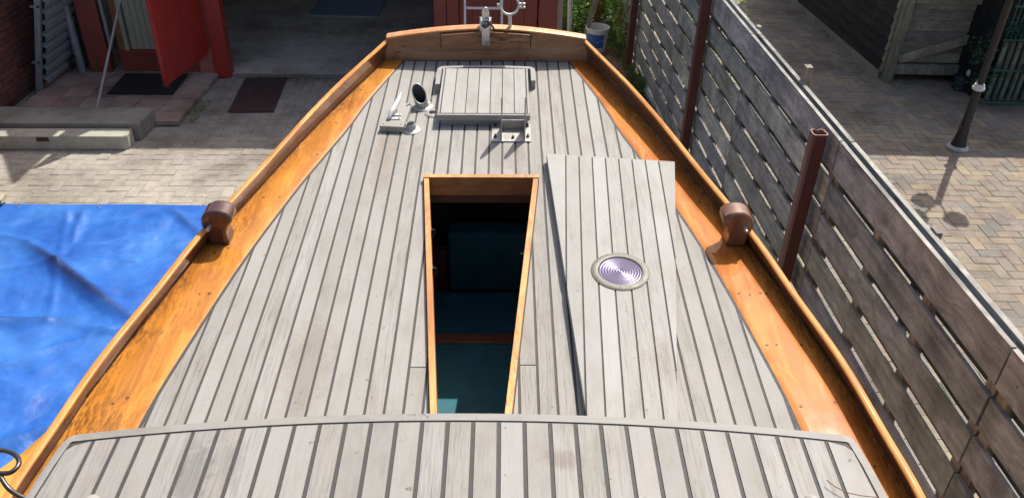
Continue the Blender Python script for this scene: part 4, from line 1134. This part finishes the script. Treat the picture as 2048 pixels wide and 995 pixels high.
shrub('shrub', .80, 12.2, 1.2, .2, .5, 900, 'narrow shrub at the corner of the red wall', 4)
gp = MB(); rnd = random.Random(5)
for i in range(500): leaves(gp, (rnd.uniform(.6, 1.7), rnd.uniform(10.6, 13.5), .03), (.1, .1, .05), 6, .025, rnd)
tag(gp.build('ground_cover', M['leaf'], None), 'low green plants covering the soil behind the bucket', 'ground cover', kind='stuff')
# shrub beyond the fence whose leaves show through the gaps
shrub('shrub', 2.2, 9.5, 1.2, .25, .9, 1400, 'bright green plant growing on the far side of the fence, seen through its gaps', 6)

# ================================================================== wooden shed, top right
SA = R(1.2)
sh = empty('timber_shed', 'old grey board shed with dark side wall, corner posts and diagonal brace', 'shed', (4.60, 9.84, 0), SA)
def sb(name, mat, x0, x1, y0, y1, z0, z1, bevel=0): return MB().box(x0, x1, y0, y1, z0, z1).build(name, mat, sh, bevel=bevel)
sb('corner_post', M['shed_post'], -.055, .055, -.075, .035, -.03, 2.9, .004)
for i in range(20):
    z = .24+i*.132
    if i > 7: M_ = M['shed_front']
    m_ = MB().prism([(.0, z), (.020, z), (.006, z+.130), (0, z+.130)], 0, 2.5, Matrix(((0, 0, 1, .06), (-1, 0, 0, .02), (0, 1, 0, 0), (0, 0, 0, 1)))); m_.build('front_board', M['shed_front'], sh)
sb('bottom_rail', M['shed_post'], .06, 2.6, -.050, .018, .10, .225, .004)
sb('top_rail', M['shed_post'], .06, 2.6, -.075, -.002, .985, 1.12, .004)
m_ = MB().box(0, 1.35, -.04, -.005, -.055, .055, Matrix.Translation((.07, -.0, .28)) @ Matrix.Rotation(R(-19), 4, 'Y')); m_.build('diagonal_brace', M['shed_post'], sh, bevel=.003)
# side wall running back, boards lapped
side0 = Vector((4.54, 10.02, 0)); side1 = Vector((4.20, 14.2, 0)); dv = side1-side0; LS = dv.length
BSH = Matrix.Translation((4.60, 9.84, 0)) @ Matrix.Rotation(SA, 4, 'Z')
SW = BSH.inverted() @ Matrix.Translation(side0) @ Matrix.Rotation(math.atan2(dv.y, dv.x)-R(90), 4, 'Z')
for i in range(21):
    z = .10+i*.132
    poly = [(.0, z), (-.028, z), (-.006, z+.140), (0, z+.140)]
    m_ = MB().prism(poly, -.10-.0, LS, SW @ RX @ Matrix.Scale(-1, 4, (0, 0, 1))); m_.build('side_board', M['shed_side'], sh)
    MB().prism([(-.002, z), (-.031, z), (-.009, z+.138), (-.002, z+.138)], .101, .17, SW @ RX).build('board_end', M['shed_post'], sh)
m_ = MB().box(-.02, .03, -.1, LS, -.02, .09, SW); m_.build('sole_plate', M['concrete_dark'], sh)
sb('shed_body', M['wall_in'], -.0, 2.6, .30, 4.2, .06, 2.85)
sb('shed_roof', M['roof'], -.30, 2.9, -.24, 4.6, 2.93, 3.0)
# green wire cage with ivy
gc = empty('wire_cage', 'green wire mesh cage overgrown with ivy at the right edge, beside the shed', 'cage', (5.47, 9.15, 0), R(2.5))
def gbar(p, r=.006, n=5, nm='wire'): MB().tube(p, r, n).build(nm, M['greenmetal'], gc)
for z in (.02, .42, .78, 1.16): gbar([(0, 0, z), (2.2, 0, z)], .012, 6, 'rail')
for i in range(30): gbar([(.02+i*.055, -.004, .02), (.02+i*.055, -.004, 1.9)])
for i in range(17): MB().box(.10+i*.085, .145+i*.085, .10, .13, .02, .72).build('inner_slat', M['batten'], gc)
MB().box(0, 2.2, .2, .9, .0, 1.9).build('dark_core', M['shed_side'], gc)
f_ = MB(); rnd = random.Random(8)
for k in range(60):
    c = (rnd.uniform(-.15, 1.6), rnd.uniform(-.03, .08), rnd.choice([.42, .84, .84, .90, .78, .40])+rnd.gauss(0, .05)); leaves(f_, c, (.10, .06, .07), 26, .022, rnd)
for k in range(26):
    c = (rnd.uniform(-.28, .05), rnd.uniform(-.02, .06), rnd.uniform(.2, .85)); leaves(f_, c, (.07, .06, .09), 22, .022, rnd)
tag(f_.build('ivy', M['ivy'], gc), kind='stuff')
# pot
o = empty('plant_pot', 'small dark blue pot with a pale lump, on the ground beside the shed', 'pot', (5.42, 9.60, 0))
MB().lathe([(.0001, 0), (.075, 0), (.095, .03), (.10, .15), (.108, .16), (.108, .175), (.095, .175), (.09, .15), (.0001, .15)], 24).build('bowl', M['pot'], o, smooth=True)
mm = MB().lathe([(.0001, .08), (.03, .07), (.045, .035), (.035, .0), (.0001, -.01)], 14, Matrix.Translation((.05, -.02, .19))); mm.build('pale_lump', M['stone'], o, smooth=True)

# ================================================================== lamp post with three lanterns
LX, LY = 4.673, 7.945
lp = empty('lamp_post', 'black cast iron lamp post with a white collar, standing on the paved path', 'lamp post', (LX, LY, 0))
MB().lathe([(.0001, 0), (.105, 0), (.110, .012), (.102, .03), (.085, .04), (.080, .045)], 24).build('base_plate', M['grey_metal'], lp, smooth=True)
MB().lathe([(.078, .036), (.072, .06), (.056, .16), (.05, .22), (.056, .235), (.056, .25), (.046, .26), (.042, .60), (.04, .66)], 20).build('lower_column', M['lamp'], lp, smooth=True)
MB().lathe([(.040, .655), (.060, .665), (.062, .685), (.052, .70), (.047, .72), (.036, .725)], 20).build('collar', M['white_metal'], lp, smooth=True)
for a in range(0, 360, 90): MB().tube([(.05*math.cos(R(a+20)), .05*math.sin(R(a+20)), .69), (.04*math.cos(R(a+20)), .04*math.sin(R(a+20)), .745)], .006, 6).build('collar_spike', M['white_metal'], lp)
MB().lathe([(.034, .70), (.032, 1.85), (.04, 1.87), (.02, 1.92), (.0001, 1.95)], 16).build('upper_column', M['lamp'], lp, smooth=True)
k_ = 1/math.tan(SEL)
for (gx, gy, hh) in ((3.872, 6.819, 1.80), (3.682, 6.516, 1.98), (4.033, 6.483, 1.98)):
    px, py = gx+k_*hh*math.sin(SAZ)-LX, gy+k_*hh*math.cos(SAZ)-LY
    ln = empty('lantern', None, None, (px, py, hh)); ln.parent = lp
    hx = lambda r, z: [(r*math.cos(R(60*i)), r*math.sin(R(60*i)), z) for i in range(6)]
    m_ = MB().lathe([(.0001, .16), (.02, .14), (.12, .07), (.125, .06), (.105, .06)], 6); m_.build('cap', M['lamp'], ln)
    MB().lathe([(.10, .06), (.065, -.10), (.055, -.115), (.0001, -.13)], 6).build('glass', M['lampglass'], ln)
    for i in range(6): MB().tube([(.105*math.cos(R(60*i)), .105*math.sin(R(60*i)), .06), (.066*math.cos(R(60*i)), .066*math.sin(R(60*i)), -.11)], .006, 5).build('bar', M['lamp'], ln)
    MB().tube([(-px*0, -py*0, .14), (-px*.1, -py*.1, .19), (-px*.5, -py*.5, .10+(1.85-hh)*.5), (-px*.98, -py*.98, 1.83-hh)], .010, 8).build('arm', M['lamp'], ln)

o = MB().tube([BM4 @ Vector(q) for q in ((.760, 1.045, .388), (.775, 1.030, .386), (.795, 1.018, .384), (.822, 1.012, .382), (.850, 1.010, .380), (.868, 1.002, .378))], .0011, 5).build('dry_twig', M['browntrim'], None)
tag(o, 'thin dry twig lying on the cabin roof planks at the lower right', 'twig')

# small loose bits on the paving: pebbles, petals and dead leaves
db = MB(); rnd = random.Random(21)
for i in range(260):
    if i < 150: x, y = rnd.uniform(2.2, 6.2), rnd.uniform(2.5, 12)
    else: x, y = rnd.uniform(-5.0, -2.0), rnd.uniform(6.4, 9.1)
    if x < fenceX(y)+.2 and x > 0 or (x < -3.5 and y > 7.2): continue
    s_ = rnd.uniform(.004, .013); a = rnd.uniform(0, 6.28)
    c_, q_ = math.cos(a)*s_, math.sin(a)*s_
    db.add([(x+c_, y+q_, .004), (x-q_*.6, y+c_*.6, .005), (x-c_, y-q_, .004), (x+q_*.6, y-c_*.6, .005), (x, y, .004+s_*.5)], [(0, 1, 4), (1, 2, 4), (2, 3, 4), (3, 0, 4)])
tag(db.build('paving_litter', M['litter'], None), 'tiny pale petals, pebbles and dead leaves scattered on the paving', 'litter', kind='stuff')
mo = MB()
for i in range(420):
    u_ = rnd.random()
    if i < 170: x, y = 4.50-.085*u_*3.0+rnd.gauss(-.06, .05), 10.1+u_*3.4
    elif i < 260: x, y = 4.6+u_*1.0, 9.70+rnd.gauss(0, .04)
    elif i < 340: x, y = -3.30+u_*1.2, 9.26+rnd.gauss(0, .03)
    else: x, y = fenceX(3+u_*9)+.12+abs(rnd.gauss(0, .05)), 3+u_*9
    leaves(mo, (x, y, .01), (.03, .03, .015), 5, .009, rnd)
tag(mo.build('moss', M['moss'], None), 'moss and tiny weeds in the joints along the walls and fence', 'moss', kind='stuff')
